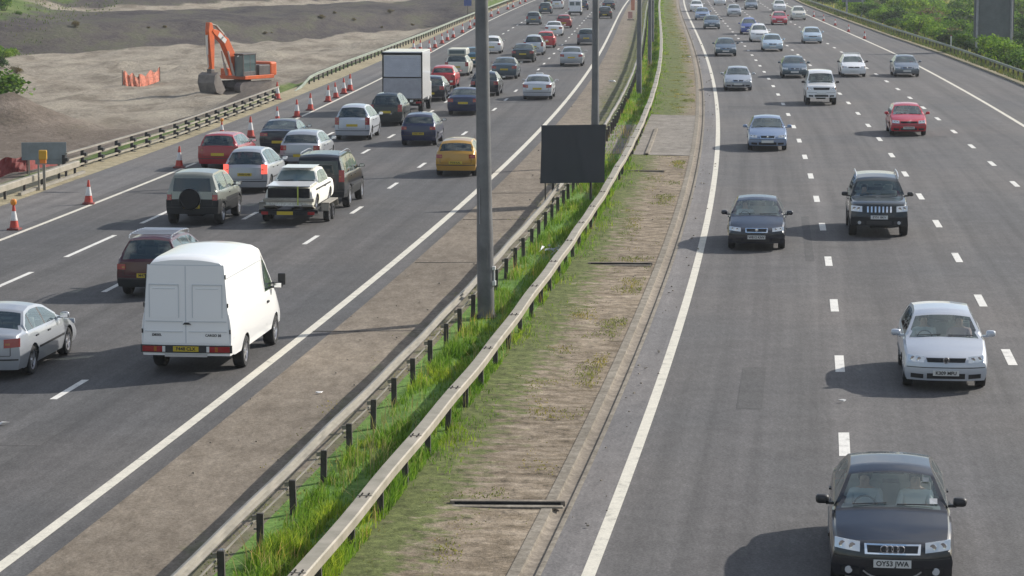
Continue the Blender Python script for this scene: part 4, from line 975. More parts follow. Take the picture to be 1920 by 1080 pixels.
# paints
K = dict(black=paint('black', (.005,.007,.013)), silver=paint('silver', (.48,.51,.56), .3), charcoal=paint('charcoal', (.010,.013,.024), .1), blackgreen=paint('blackgreen', (.007,.013,.015), .1),
 bluegrey=paint('bluegrey', (.20,.26,.38), .35), red=paint('red', (.45,.012,.028)), white=paint('white', (.74,.74,.74)), palesilver=paint('palesilver', (.36,.38,.41), .35), teal=paint('teal', (.05,.08,.105), .3),
 greysilver=paint('greysilver', (.13,.155,.18), .35), lightblue=paint('lightblue', (.42,.52,.60), .3), blue=paint('blue', (.06,.09,.30), .1), darkblue=paint('darkblue', (.010,.017,.06), .1), maroon=paint('maroon', (.055,.006,.014)),
 silvergreen=paint('silvergreen', (.24,.25,.215), .3), darkred=paint('darkred', (.30,.012,.022)), dgreen=paint('dgreen', (.008,.016,.017)), gold=paint('gold', (.44,.235,.03), .1), bone=paint('bone', (.44,.42,.40)), warmwhite=paint('warmwhite', (.62,.60,.52)), teal2=paint('teal2', (.03,.10,.14)), brightred=paint('brightred', (.50,.025,.03)))
cars = {}
# --- coming closer (right carriageway)
R_ = [
 ('audi','sedan',1672,1117,'black','dark blue-black saloon with chrome-framed grille and ring badge, nearest car at the bottom right'),
 ('golf','hatch',1773,737,'silver','silver hatchback with two people in front, behind the nearest dark saloon'),
 ('alero','saloon',1418,472,'charcoal','dark navy saloon in the lane beside the central verge, left of the black off-roader'),
 ('jeep','suv',1648,447,'blackgreen','black off-roader with upright chrome grille slots and round fog lamps'),
 ('mazda','saloon',1439,284,'bluegrey','silver-blue saloon in the lane next to the verge, level with the red hatchback'),
 ('redh','hatch',1704,256,'red','bright red hatchback in the second lane from the right'),
 ('paj','offroad',1540,198,'white','tall white off-roader with dark grille, in front of the teal saloon'),
 ('cit','saloon',1384,171,'palesilver','pale silver saloon closest to the verge, left of the white off-roader'),
 ('merc','saloon',1490,147,'teal','blue-grey saloon just behind the tall white off-roader'),
 ('west','estate',1601,145,'white','white estate with roof rack to the left of the dark car on the edge line'),
 ('dsal','saloon',1701,145,'greysilver','dark grey-green saloon straddling the right edge line'),
 ('g2','saloon',1361,106,'teal','grey-blue saloon alone in the verge-side lane left of the silver pair'),
 ('lb','hatch',1524,82,'lightblue','pale blue hatchback in the right lane beside the hard-shoulder cones'),
 ('s2','saloon',1449,97,'lightblue','light silver saloon directly in front of the white people carrier'),
 ('wp','mpv',1424,79,'white','white people carrier between the blue car and the light silver saloon'),
 ('bl','mpv',1405,65,'blue','blue people carrier partly behind the white people carrier'),
 ('dk','saloon',1335,55,'teal','dark grey saloon near the verge-side edge line, in front of the blue-grey pair'),
 ('g3','hatch',1317,38,'bluegrey','blue-grey hatchback second in the distant verge-side row'),
 ('w3','hatch',1306,22,'white','white hatchback at the far verge-side edge line'),
 ('s3','hatch',1377,31,'palesilver','small silver car alone in the distance left of the dark pair'),
 ('d3','saloon',1409,18,'greysilver','dark green-grey car at the top, right of the small silver car'),
 ('w4','hatch',1350,10,'white','white car touching the top edge above the small silver car'),
 ('d4','saloon',1390,4,'charcoal','dark car cut by the top edge of the picture'),
 ('w5','mpv',1462,23,'white','white car directly behind the distant crimson car'),
 ('r5','hatch',1462,47,'red','distant crimson car in the right lanes'),
 ('w6','mpv',1498,38,'warmwhite','cream people carrier beside the distant crimson car'),
]
for k, kind, px, py, pc, lab in R_:
    cars[k] = car_at(kind, px, py, K[pc], lab, 'toward')
# --- heading away (left carriageway)
L_ = [
 ('civic','saloon',-38,716,'palesilver','silver saloon cut off by the left frame edge, left of the white van'),
 ('troop','estate4',276,561,'maroon','dark maroon estate with a slatted roof rack, behind the white van'),
 ('free','soft4x4',360,424,'silvergreen','silver and dark grey three-door off-roader with a spare wheel on its door'),
 ('meriva','mpv',459,364,'palesilver','silver people carrier with brake lights on, behind the towed white car'),
 ('rede','estate',408,319,'darkred','red estate leftmost in the queue, beside the lone cone'),
 ('coupe','hatchlow',521,287,'charcoal','dark coupe-like hatchback beyond the silver people carrier'),
 ('sil2','hatch',562,314,'palesilver','silver hatchback hidden below by the dark off-roader that tows the trailer'),
 ('mpv2','mpv',660,264,'silver','silver compact people carrier left of the dark blue hatchback'),
 ('dg','mpv',723,237,'dgreen','dark green people carrier right behind the white box truck'),
 ('clio','small',784,274,'darkblue','dark blue small hatchback alone in the second lane'),
 ('gold','small',854,332,'gold','golden yellow small hatchback left of the nearest lamp column'),
 ('bsal','saloon',868,217,'darkblue','dark blue saloon just left of the nearest lamp column'),
 ('dkr','hatch',806,191,'charcoal','dark hatchback squeezed between the white truck and the red hatchback'),
 ('rh','small',830,167,'brightred','red small hatchback beyond the white truck'),
 ('bp','hatch',908,181,'charcoal','dark hatchback crossed by the nearest lamp column'),
 ('taxi','saloon',1007,188,'silver','white-silver saloon with a sign on its roof, alone in the inner lane'),
 ('gt','saloon',945,149,'teal','grey-teal saloon right of the nearest lamp column'),
 ('camp','estate',856,143,'warmwhite','cream high-roofed estate left of the nearest lamp column'),
 ('tb','saloon',886,126,'teal2','teal saloon half hidden by the nearest lamp column'),
 ('wsm','small',921,101,'white','small white hatchback emerging from behind the nearest lamp column'),
 ('dgs','saloon',980,118,'dgreen','dark green saloon in front of the distant silver people carrier'),
 ('wm','mpv',1000,104,'silver','distant silver people carrier left of the red hatchback'),
 ('rd','small',1023,90,'brightred','distant bright red hatchback half behind the silver people carrier'),
 ('s5','saloon',1071,125,'palesilver','silver saloon in the inner lane left of the second lamp column'),
 ('s6','estate',1099,85,'greysilver','grey estate crossed by the second lamp column'),
 ('w7','saloon',1038,68,'white','distant white saloon in front of the dark red car'),
 ('dr','small',1057,53,'darkred','distant dark red car right of the white saloon'),
 ('g7','estate',1000,47,'greysilver','distant grey estate at the left of the queue near the top'),
 ('g8','estate',1022,26,'teal','distant dark grey estate behind a white van at the top'),
 ('wv2','mpv',1044,17,'white','white car at the top left of the small white van'),
 ('b8','hatch',1091,19,'darkblue','dark blue car peeping out behind the small white van'),
 ('k8','hatch',1134,35,'black','black hatchback near the top, right of the second lamp column'),
 ('k9','saloon',1141,19,'black','black saloon just ahead of the distant black hatchback'),
 ('g9','hatch',1030,6,'teal','greenish car cut by the top edge above the grey estates'),
]
SPEC['estate4'] = dict(SPEC['estate'], W=1.70, dark_low=.45, rails_cross=True, roofrails=True, sil=[(0,.72),(.05,.80),(.3,.87),(1.15,1.0),(1.22,1.03),(1.85,1.42),(2.15,1.52),(3.0,1.56),(3.90,1.54),(4.08,1.48),(4.34,1.02),(4.4,.94)], belt=(.95,1.0), rwin=(4.07,4.345), tail=dict(y=(.56,.80), z=(.74,.88)), plate_z=(.42,.60), rw=.33, zs=.28)
SPEC['hatchlow'] = dict(SPEC['hatch'], W=1.72, L=4.3, sil=[(0,.62),(.06,.68),(.4,.76),(1.2,.92),(1.27,.95),(2.0,1.31),(2.3,1.37),(2.8,1.38),(3.2,1.33),(4.0,1.0),(4.12,.97),(4.28,.95),(4.3,.86)], ws=(1.27,1.98), rwin=(3.2,3.98), sidewin=(1.5,3.6), pillars=[(2.45,2.55)], mirror=True, belt=(.88,.94), tail=dict(y=(.45,.80), z=(.72,.86)))
if True: pass
for k, kind, px, py, pc, lab in L_:
    cars[k] = car_at(kind, px, py, K[pc], lab, 'away')
# lettering and extras on the close cars
def plate_text(key, kind, txt, end, z=None):
    c = CARS[kind]; zp = (c.plate_z or (.40,.47))[0 if end > 0 else 1]; t = cars[key]
    pl = [o for o in t.children if o.name.startswith('front_plate' if end > 0 else 'rear_plate')][0]
    me = text_mesh(txt, .098, M['ink']); o = link('lettering', me, (), pl); x = (c.fx(0, zp)+.024) if end > 0 else (c.rx(0, zp)-.024)
    o.location = (x, 0, zp); o.rotation_euler = (math.pi/2, 0, math.pi/2 if end > 0 else -math.pi/2); o.scale = (.98, 1, 1)
plate_text('audi','sedan','OY53 JWA',1); plate_text('golf','hatch','K309 MFU',1); plate_text('alero','saloon','W812 KNV',1); plate_text('jeep','suv','EY51 BKV',1); plate_text('redh','hatch','T414 FWA',1)
plate_text('troop','estate4','M476 RLN',-1); plate_text('free','soft4x4','V592 HCD',-1); plate_text('gold','small','P318 KAL',-1); plate_text('clio','small','LN51 KPX',-1); plate_text('meriva','mpv','FX03 LHB',-1)
a = cars['audi']; c = CARS['sedan']
for zz, yy, m_, s_ in ((1.06,.60,'cone_w',.11),(1.28,.50,'bluegrey',.09)):
    xx = c.xf - float(np.interp(zz, [c.ztop(c.xf-1.26), c.ztop(c.xf-1.98)], [1.26,1.98])); o = part('tax_disc', MB().box((0,0,0), (.004, s_, s_)), [M[m_]], a)
    o.location = (xx+.012, yy, c.ztop(xx)-.012); o.rotation_euler = (0, -R(57), 0)
o = part('lower_grille_trim', MB().tube([(c.fx(y,.24+.10*(abs(y)/.40)**4)+.012, y, .24+.10*(abs(y)/.40)**4) for y in np.linspace(-.40,.40,15)], .011, 6), [M['rim']], a, smooth=40)
# roof sign on the taxi
c = CARS['saloon']; part('roof_sign', MB().box((.15,0,c.ztop(.15)+.05), (.16,.42,.13)), [M['plate_w']], cars['taxi'], bevel=.03)
# high roof on the cream estate
c = CARS['estate']; part('raised_roof', MB().box((-.6,0,1.62), (2.6,1.36,.42), taper=.93), [K['warmwhite']], cars['camp'], bevel=.08); part('raised_roof_window', MB().box((-1.90,0,1.62), (.03,1.05,.24)), [M['glass_dark']], cars['camp'])
for s_ in (1,-1): part('roof_rail', MB().tube([(-1.5,s_*.52,c.ztop(-1.5)-.02),(-1.4,s_*.52,c.ztop(-1.4)+.06),(.1,s_*.52,c.ztop(.1)+.06),(.2,s_*.52,c.ztop(.2)-.02)], .022, 6), [M['rim']], cars['west'])
for x_ in (-1.1,-.3): part('roof_bar', MB().box((x_,0,c.ztop(x_)+.07), (.06,1.06,.03)), [M['rim']], cars['west'])
M['brake'] = mat('lit_brake_light', (.8,.1,.08), .3)
M['brake'].node_tree.nodes['Principled BSDF'].inputs['Emission Color'].default_value = (1,.12,.08,1); M['brake'].node_tree.nodes['Principled BSDF'].inputs['Emission Strength'].default_value = .9
for ch in cars['meriva'].children:
    if ch.name.startswith('tail_light'): ch.material_slots[0].link = 'OBJECT'; ch.material_slots[0].material = M['brake']

# ------------------------------------------------------------------ people in the closest cars
def person_mesh():
    me = bpy.data.meshes.new('person'); J = dict(pel=(0,0,.10,.15), sp=(-.04,0,.32,.14), ch=(-.07,0,.50,.16), nk=(-.06,0,.64,.06), hd=(-.03,0,.73,.085), tp=(-.03,0,.84,.075))
    vs = [J[k] for k in ('pel','sp','ch','nk','hd','tp')]; ed = [(0,1),(1,2),(2,3),(3,4),(4,5)]
    for s_ in (-1,1):
        b = len(vs); vs += [(-.06,s_*.19,.55,.065),(.08,s_*.25,.33,.05),(.30,s_*.16,.42,.04),(.37,s_*.15,.46,.035)]; ed += [(2,b),(b,b+1),(b+1,b+2),(b+2,b+3)]
        b = len(vs); vs += [(.10,s_*.10,.10,.09),(.46,s_*.13,.18,.07),(.62,s_*.13,-.10,.05),(.74,s_*.13,-.12,.04)]; ed += [(0,b),(b,b+1),(b+1,b+2),(b+2,b+3)]
    me.from_pydata([v[:3] for v in vs], ed, []); o = bpy.data.objects.new('tmp', me); COL.objects.link(o)
    sk = o.modifiers.new('s','SKIN'); o.modifiers.new('b','SUBSURF').levels = 2
    for i, v in enumerate(me.skin_vertices[0].data): v.radius = (vs[i][3], vs[i][3]); v.use_root = i == 0
    dg = bpy.context.evaluated_depsgraph_get(); out = bpy.data.meshes.new_from_object(o.evaluated_get(dg)); bpy.data.objects.remove(o)
    out.name = 'person'; out.materials.clear(); out.materials.append(M['shirt']); out.materials.append(M['skin'])
    for p in out.polygons: p.material_index = 1 if (p.center.z > .62 or p.center.x > .30 and p.center.z > .3) else 0
    out.shade_smooth(); return out
PM = person_mesh(); HM = MB().lathe([(0,.90),(.06,.885),(.092,.83),(.098,.76),(.085,.72)], (-.078,0,.012), n=14).mesh('hair', 60); HM.materials.append(M['hair'])
NS = MB().lathe([(0,.0),(.02,.0),(.012,.03),(0,.04)], (.052,0,.745), 'X', 8).mesh('nose'); NS.materials.append(M['skin'])
def person(key, kind, side, shirt, lab):
    t = cars[key]; c = CARS[kind]; fx = c.xf - c.ws[0] - .95
    o = link('person', PM, (), None); o.location = t.matrix_basis @ Vector((fx-.12, side*c.W/2*.42, max(.30, c.zs+.08)+.10)); o.rotation_euler[2] = t.rotation_euler[2]
    o.material_slots[0].link = 'OBJECT'; o.material_slots[0].material = shirt
    tag(o, lab, 'person', 'people in the front seats'); link('hair', HM, (), o); link('nose', NS, (), o)
sh = [mat('pale_shirt', (.50,.52,.54), .9), mat('white_shirt', (.68,.68,.66), .9), mat('blue_shirt', (.12,.17,.26), .9), mat('pink_top', (.42,.28,.28), .9)]
person('golf','hatch',-1,sh[1],'driver in a white top seen through the silver hatchback windscreen, on the left side'); person('golf','hatch',1,sh[3],'passenger in a pink top seen through the silver hatchback windscreen, on the right side')
person('audi','sedan',-1,sh[0],'driver in a pale shirt behind the dark nearest saloon windscreen, on the left side'); person('audi','sedan',1,sh[1],'passenger in a white shirt behind the dark nearest saloon windscreen, on the right side')
person('alero','saloon',-1,sh[0],'driver in a pale shirt in the navy saloon beside the verge'); person('jeep','suv',-1,sh[2],'driver in a blue shirt in the black off-roader'); person('redh','hatch',-1,sh[1],'driver in a white shirt in the red hatchback coming closer')

# ------------------------------------------------------------------ white van
SPEC['van'] = dict(L=5.3, W=2.0, sil=[(0,.98),(.04,1.05),(.2,1.12),(.75,1.30),(.80,1.33),(1.35,1.98),(1.55,2.12),(1.85,2.36),(2.2,2.50),(3.0,2.56),(4.9,2.53),(5.22,2.50),(5.3,2.44)], wb=3.1, fo=.85, rw=.345, zs=.42, belt=(1.28,1.30), ws=(.78,1.45), sidewin=(1.0,1.75), pillars=[], tumble=.075, head=dict(y=(.60,.86), z=(.80,.98)), grille=dict(y=.5, z=(.84,.94)), Rf=.2, nf=.05, Rr=.035, tl=.04, high=True, plate_z=(.6,.56), tail=dict(y=(.55,.99), z=(.50,.64)), mirror=True, seats=True, crown=.075, sm=6)
P = proto('van'); c = CARS['van']
P2 = [p for p in P if p[0] not in ('rear_plate','tail_light','tailgate_seam','bumper_strip','side_strip','door_handle','door_seam')]
x, y = px2w(350, 706); ang = math.atan(ms(y+2)) ; rot = math.pi/2 - ang; fw = Vector((math.sin(ang), math.cos(ang)))
van = place(P2, 'delivery_van', 'tall white panel van with closed double rear doors at the lower left', 'van', (x+fw.x*c.L/2, y+fw.y*c.L/2, .004), rot, paint('vanwhite', (.84,.84,.83)), 'cars heading away')
cars['van'] = van
M['seam_crease_grey'] = mat('door_seam_crease_grey', (.56,.58,.60), .6)  # grey of gaps and seams; also colours crease shade onto the pressed panels
def vslab(pts, name, mats, off=.012, th=.02, parent=None, nu=6, nv=4, lst=None):
    mb = MB(); 
    for q in (lst or [pts]): c.slab(mb, -1, q, off, th, 0, nu, nv)
    o = link(name, mesh1(name, mb, mats), (), parent or van); slotpaint(o, PAINT['vanwhite']); return o
for s_ in (1,-1):                                        # rear doors with their pressed panels
    d = vslab([(s_*.012,.70),(s_*.925,.70),(s_*.80,2.33),(s_*.012,2.33)], 'rear_door', ['paint'], .012, .03)
    vslab(None, 'pressed_panel', ['paint'], .020, .02, d, lst=[[(s_*.13,1.24),(s_*.80,1.24),(s_*.77,1.86),(s_*.13,1.86)], [(s_*.08,1.14),(s_*.85,1.14),(s_*.85,1.165),(s_*.08,1.165)], [(s_*.08,.93),(s_*.86,.93),(s_*.86,.945),(s_*.08,.945)]])
    G_ = [rect(s_*.14, s_*.78, 1.92,1.94), rect(s_*.14, s_*.155, 1.24,1.92), rect(s_*.765, s_*.78, 1.24,1.92), rect(s_*.06, s_*.86, 1.15,1.165), rect(s_*.06, s_*.87, .94,.953), rect(s_*.22, s_*.70, 1.84,1.85)]
    vslab(None, 'seam_crease_grey', ['seam_crease_grey'], .0275, .02, d, 4, 1, lst=G_)  # raised grey strips put the panels' crease shade into colour
    vslab(None, 'seam_crease_grey', ['seam_crease_grey'], .0125, .01, None, 1, 6, lst=[[(s_*.925,.70),(s_*.937,.70),(s_*.812,2.33),(s_*.80,2.33)]])
    for z in (.95, 1.5, 2.1): vslab(rect(s_*(.94-.077*(z-.7)), s_*(.965-.077*(z-.7)), z-.045, z+.045), 'hinge', ['bumper'], .026, .02, d, 1, 1)
vslab(rect(-.012,.012,.71,2.32), 'door_gap', ['seam_crease_grey'], .0125, .01)
vslab([(-.81,2.33),(.81,2.33),(.81,2.345),(-.81,2.345)], 'door_gap', ['seam_crease_grey'], .012, .01)
vslab([(-.12,1.10),(.06,1.10),(.02,1.14),(-.06,1.14)], 'door_handle', ['trim'], .045, .03)
b_ = vslab(rect(-.97,.97,.50,.66), 'rear_bumper', ['trim'], .03, .05, nu=10); vslab(rect(-.45,.45,.42,.48), 'step', ['rim'], .05, .04)
for s_ in (1,-1):
    tl_ = vslab(rect(s_*.50, s_*.93, .52,.64), 'tail_light', ['red'], .042, .03)
    vslab(rect(s_*.44, s_*.50, .52,.64), 'reversing_lens', ['plate_w'], .044, .03, tl_, 2, 2); vslab(rect(s_*.62, s_*.68, .53,.63), 'indicator', ['amber'], .046, .01, tl_, 2, 2)
pl = vslab(rect(-.27,.27,.53,.64), 'rear_plate', ['plate_y'], .05, .02); o = link('lettering', text_mesh('F448 CLX', .10, M['ink']), (), pl); o.location = (c.rx(0,.585)-.053, 0, .585); o.rotation_euler = (math.pi/2,0,-math.pi/2)
for yy, ss, tx in ((.62,.07,'DIESEL'),(-.58,.07,'CARGO 35')):
    o = link('lettering', text_mesh(tx, ss, M['bumper']), (), van); o.location = (c.rx(yy,.87)-.016, yy, .87); o.rotation_euler = (math.pi/2,0,-math.pi/2)
for s_ in (1,-1):
    mb = MB()
    for zz in (.80, 2.06): 
        vs = [( xx, s_*((c.yprof(xx,zz) if zz < 1.28 else c.yprof(xx,1.28)-.012-.085*(zz-1.28))+q), zz+dz) for xx in (-2.45,0.85) for q, dz in ((.004,-.012),(.006,.012))]
        mb.add(vs, [(0,2,3,1)])
    part('body_seam', mb, [M['seam_crease_grey']], van)
    mb = MB(); xd = c.xf-1.85
    for zz0, zz1 in ((.6,1.27),(1.29,2.05)):
        f = lambda z_: (c.yprof(xd,z_) if z_ < 1.28 else c.yprof(xd,1.28)-.012-.085*(z_-1.28))+.004
        mb.add([(xd, s_*f(zz0), zz0),(xd+.014, s_*f(zz0), zz0),(xd+.014, s_*f(zz1), zz1),(xd, s_*f(zz1), zz1)], [(0,1,2,3)])
    part('door_seam', mb, [M['bumper']], van)
    part('door_handle', MB().box((c.xf-1.70, s_*(c.yprof(c.xf-1.7,1.1)+.015), 1.10), (.14,.04,.05)), [M['trim']], van, bevel=.01)
    part('wing_mirror', MB().box((c.xf-1.02, s_*1.17, 1.52), (.08,.17,.26)).box((c.xf-.98, s_*1.02, 1.42), (.04,.20,.04)), [M['trim']], van, bevel=.03)

# ------------------------------------------------------------------ box truck
px_, py_ = 755, 214; x, y = px2w(px_, py_); ang = math.atan(ms(y+2)); fw = Vector((math.sin(ang), math.cos(ang)))
tr = thing('box_truck', 'white box truck with pale roller shutter, in the middle of the left queue', 'truck', (x, y, .004), math.pi/2-ang, 'cars heading away')
part('cargo_box', MB().box((1.95,0,2.03), (3.9,2.12,2.5)), [K['white']], tr, bevel=.03)
part('rear_frame', MB().box((-.02,1.03,2.03), (.05,.07,2.44)).box((-.02,-1.03,2.03), (.05,.07,2.44)).box((-.02,0,3.17), (.05,2.0,.12)).box((-.02,0,.84), (.05,2.0,.07)).box((-.04,0,1.93),(.05,1.98,.05)), [M['bumper']], tr, bevel=.008)
M['shutter'] = metal_dirty('grey_shutter', (.50,.52,.58), (.42,.44,.50), .5, .1, 2)
mb = MB()
for k in range(9): mb.box((-.025,0,2.02+k*.121), (.03,1.9,.115))
part('roller_shutter', mb, [M['shutter']], tr, bevel=.006); part('tail_lift', MB().box((-.09,0,1.36), (.06,2.0,1.06)), [metal_dirty('tail_lift_grey', (.38,.385,.42), (.3,.3,.33), .5, .2, 2)], tr, bevel=.01)
part('chassis', MB().box((2.3,0,.62), (4.9,.9,.22)).box((.0,0,.5), (.12,1.9,.12)), [M['under']], tr)
for s_ in (1,-1): part('tail_light', MB().box((-.1,s_*.86,.62), (.05,.3,.11)), [M['red']], tr, bevel=.01)
part('rear_plate', MB().box((-.08,0,.62), (.02,.52,.11)), [M['plate_y']], tr)
part('cab', MB().box((4.75,0,1.0), (1.7,1.9,.95)).box((4.35,0,1.75), (1.2,1.8,.62), taper=.86), [K['white']], tr, bevel=.08); part('windscreen', MB().box((4.98,0,1.72), (.06,1.5,.5), ry=-.4), [M['glass_dark']], tr)
hub, ty, rm = wheel_meshes(.36, .24, 'steel')
for xx in (.95, 4.65):
    for sg in (1,-1):
        o = link('wheel', hub, (), tr); o.location = (xx, sg*.88, .36); o.rotation_euler[2] = 0 if sg > 0 else math.pi; link('tyre', ty, (), o); link('rim', rm, (), o)

# small white van near the top, with a rounded roof and two rear windows
x, y = px2w(1078, 29); ang = math.atan(ms(y)); 
v2 = thing('small_van', 'small white van with two rear windows, left of the second lamp column', 'van', (x, y, .004), math.pi/2-ang, 'cars heading away')
part('body', MB().box((1.6,0,1.12), (3.2,1.66,1.5), taper=.93).box((3.5,0,.75), (1.0,1.6,.7), taper=.9), [K['white']], v2, bevel=.1)
for s_ in (1,-1): part('rear_window', MB().box((.04,s_*.36,1.45), (.03,.56,.44)), [M['glass_dark']], v2, bevel=.01); part('tail_light', MB().box((.02,s_*.75,.8), (.04,.08,.3)), [M['red']], v2)
part('rear_bumper', MB().box((-.02,0,.40), (.14,1.62,.2)), [M['bumper']], v2, bevel=.03)
for xx in (.6,3.3):
    for sg in (1,-1): o = link('wheel', hub, (), v2); o.location = (xx, sg*.72, .33); o.scale = (.9,)*3; link('tyre', ty, (), o)

# ------------------------------------------------------------------ towing off-roader, trailer, classic car facing backwards
towed = car_at('bigsuv', 597, 394, K['dgreen'], 'dark green off-roader towing the trailer with the white classic car', 'away')
cars['tow'] = towed
for ch in towed.children: slotpaint(ch, K['black']); [setattr(sl, 'material', K['black']) for sl in ch.material_slots if sl.link == 'OBJECT']
x, y = px2w(541, 424); ang = math.atan(ms(y+2)); fw = Vector((math.sin(ang), math.cos(ang))); rotT = math.pi/2-ang
tl = thing('car_trailer', 'low twin-axle trailer carrying the white classic car', 'trailer', (x, y, .004), rotT, 'cars heading away')
part('bed', MB().box((2.0,.66,.50), (4.0,.42,.06)).box((2.0,-.66,.50), (4.0,.42,.06)).box((2.0,0,.44), (3.9,.1,.1)).box((.05,0,.46), (.10,1.9,.12)).box((3.9,0,.46), (.10,1.9,.12)), [M['bumper']], tl, bevel=.01)
part('drawbar', MB().tube([(3.9,.6,.44),(4.9,0,.46)], .05, 6).tube([(3.9,-.6,.44),(4.9,0,.46)], .05, 6), [M['rail_l']], tl)
part('light_board', MB().box((-.05,0,.42), (.05,1.7,.11)), [M['bumper']], tl); part('rear_plate', MB().box((-.085,.1,.42), (.01,.52,.11)), [M['plate_y']], tl)
for s_ in (1,-1): part('tail_light', MB().box((-.085,s_*.75,.42), (.02,.22,.10)), [M['red']], tl); part('ramp', MB().box((.25,s_*.62,.58), (.7,.36,.05), ry=.25), [M['rail_l']], tl)
hub2, ty2, rm2 = wheel_meshes(.27, .18, 'steel')
for s_ in (1,-1):
    part('mudguard', MB().box((1.9,s_*1.02,.64), (1.75,.26,.04)).box((1.02,s_*1.02,.52),(.04,.26,.26),ry=.4).box((2.78,s_*1.02,.52),(.04,.26,.26),ry=-.4), [M['rail_l']], tl, bevel=.01)
    for xx in (1.5,2.25):
        o = link('wheel', hub2, (), tl); o.location = (xx, s_*1.0, .27); o.rotation_euler[2] = 0 if s_ > 0 else math.pi; link('tyre', ty2, (), o); link('rim', rm2, (), o)
SPEC['classic'] = dict(L=4.05, W=1.56, sil=[(0,.78),(.03,.84),(.2,.87),(1.15,.93),(1.2,.95),(1.62,1.30),(1.8,1.36),(2.3,1.38),(2.9,1.35),(3.15,.98),(3.25,.94),(4.0,.88),(4.05,.80)], wb=2.45, fo=.72, rw=.29, zs=.26, belt=(.86,.86), ws=(1.2,1.64), rwin=(2.88,3.13), sidewin=(1.34,3.02), pillars=[(2.25,2.32)], tumble=.36, head=dict(y=(.46,.66), z=(.56,.72), slant=0), grille=dict(y=.44, z=(.57,.72)), Rf=.07, nf=.02, tl=.02, Rr=.06, mirror=False, tail=dict(y=(.55,.68), z=(.62,.78)), plate_z=(.36,.5), crown=.05, sm=3)
P = proto('classic'); cc = CARS['classic']; M['scrape'] = gritty('yellowed_paint', [(.62,.60,.40),(.76,.75,.70),(.80,.80,.78)], 1.6, .05)
P3 = [p for p in P if p[0] not in ('lower_intake','side_strip','bumper_strip','front_plate','headlight','underbody')]
base = Vector((x, y, 0)) + Vector((fw.x, fw.y, 0))*2.15; 
cl = place(P3, 'classic_car', 'battered white and yellow classic saloon with raised bonnet, strapped backwards on the trailer', 'car', (base.x, base.y, .35), rotT+math.pi, M['scrape'], 'cars heading away'); cl.scale = (1.02,1.04,1.0)
for ch in cl.children:
    if ch.name.startswith(('windscreen','rear_window')): ch.material_slots[0].link = 'OBJECT'; ch.material_slots[0].material = M['glass_dark']
part('bonnet', MB().box((1.47,0,.945), (1.15,1.34,.035), ry=.035), [K['white']], cl, bevel=.012); part('roof_skin', MB().box((-.05,0,1.385), (1.2,1.02,.02)), [K['white']], cl, bevel=.008)
part('engine_bay', MB().box((2.0,0,.70), (.08,1.30,.30)), [M['under']], cl); part('front_bumper', MB().box((2.06,0,.48), (.10,1.58,.12)), [M['rail_l']], cl, bevel=.03)
part('side_stripe', MB().box((.1,.775,.78), (2.6,.012,.05)).box((.1,-.775,.78), (2.6,.012,.05)), [M['trim']], cl)
part('strap', MB().box((2.115,.30,.62), (.01,.04,.6)), [M['net_o'] if False else mat('yellow_strap', (.45,.50,.10), .8)], cl)

# ------------------------------------------------------------------ excavator
M['exo'] = metal_dirty('excavator_orange', (.66,.12,.02), (.45,.09,.03), .45, .05, 1.2); M['exd'] = metal_dirty('dirty_steel', (.13,.115,.11), (.07,.06,.058), .6, .3, 2); M['cabglass'] = glassmat('cab_glass', (.2,.35,.36), .7)
ex, ey = px2w(455, 172, -1.75)
E = thing('excavator', 'orange tracked excavator with folded boom standing on the sandy site', 'excavator', (ex, ey, gz(ex, ey)-.12), math.pi+.98)
for s_ in (1,-1):
    prof = []; 
    for q in np.linspace(math.pi/2, 3*math.pi/2, 8): prof.append((-1.55+.42*math.cos(q), .44+.42*math.sin(q)))
    for q in np.linspace(-math.pi/2, math.pi/2, 8): prof.append((1.55+.42*math.cos(q), .44+.42*math.sin(q)))
    n_ = len(prof); mb = MB(); mb.add([(a_, s_*1.12+w_, z_) for w_ in (-.27,.27) for a_, z_ in prof], [tuple(range(n_)), tuple(reversed(range(n_, 2*n_)))] + [(k, n_+k, n_+(k+1)%n_, (k+1)%n_) for k in range(n_)])
    for k in range(15): mb.box((-1.55+k*.22, s_*1.12, .87), (.09,.56,.05)); mb.box((-1.55+k*.22, s_*1.12, .01), (.09,.56,.05))
    part('track', mb, [M['exd']], E)
part('undercarriage', MB().box((0,0,.62), (1.6,1.7,.4)).lathe([(.62,.8),(.62,1.06)], n=20), [M['exd']], E)
part('deck', MB().box((-.45,0,1.18), (3.3,2.5,.26)), [M['exo']], E, bevel=.03); part('counterweight', MB().box((-2.05,0,1.72), (.75,2.5,1.0)), [M['exo']], E, bevel=.14)
part('engine_cover', MB().box((-1.1,0,1.66), (1.3,2.4,.75)), [M['exd']], E, bevel=.06); part('side_cover', MB().box((.2,-.85,1.55), (1.6,.75,.5)), [M['exo']], E, bevel=.05)
cabo = part('cab', MB().box((.62,.80,2.86), (1.5,.86,.10)).box((-.05,.80,2.08),(.08,.84,1.5)).box((1.3,.42,2.08),(.07,.07,1.5)).box((1.3,1.18,2.08),(.07,.07,1.5)).box((.62,1.18,1.45),(1.4,.06,.34)).box((.62,.42,1.45),(1.4,.06,.34)).box((.55,1.18,2.08),(.06,.06,1.5)), [M['exd']], E, bevel=.02)
part('cab_window', MB().box((.62,1.19,2.2), (1.30,.02,1.2)).box((1.31,.80,2.02),(.02,.70,1.5)).box((.62,.41,2.2),(1.3,.02,1.2)), [M['cabglass']], cabo)
part('exhaust', MB().tube([(-1.2,-.4,2.0),(-1.2,-.4,2.55)], .06, 10), [M['exd']], E); part('seat', MB().box((.5,.8,1.5), (.5,.5,.15)).box((.28,.8,1.8), (.12,.5,.6)), [M['seat']], E, bevel=.03)
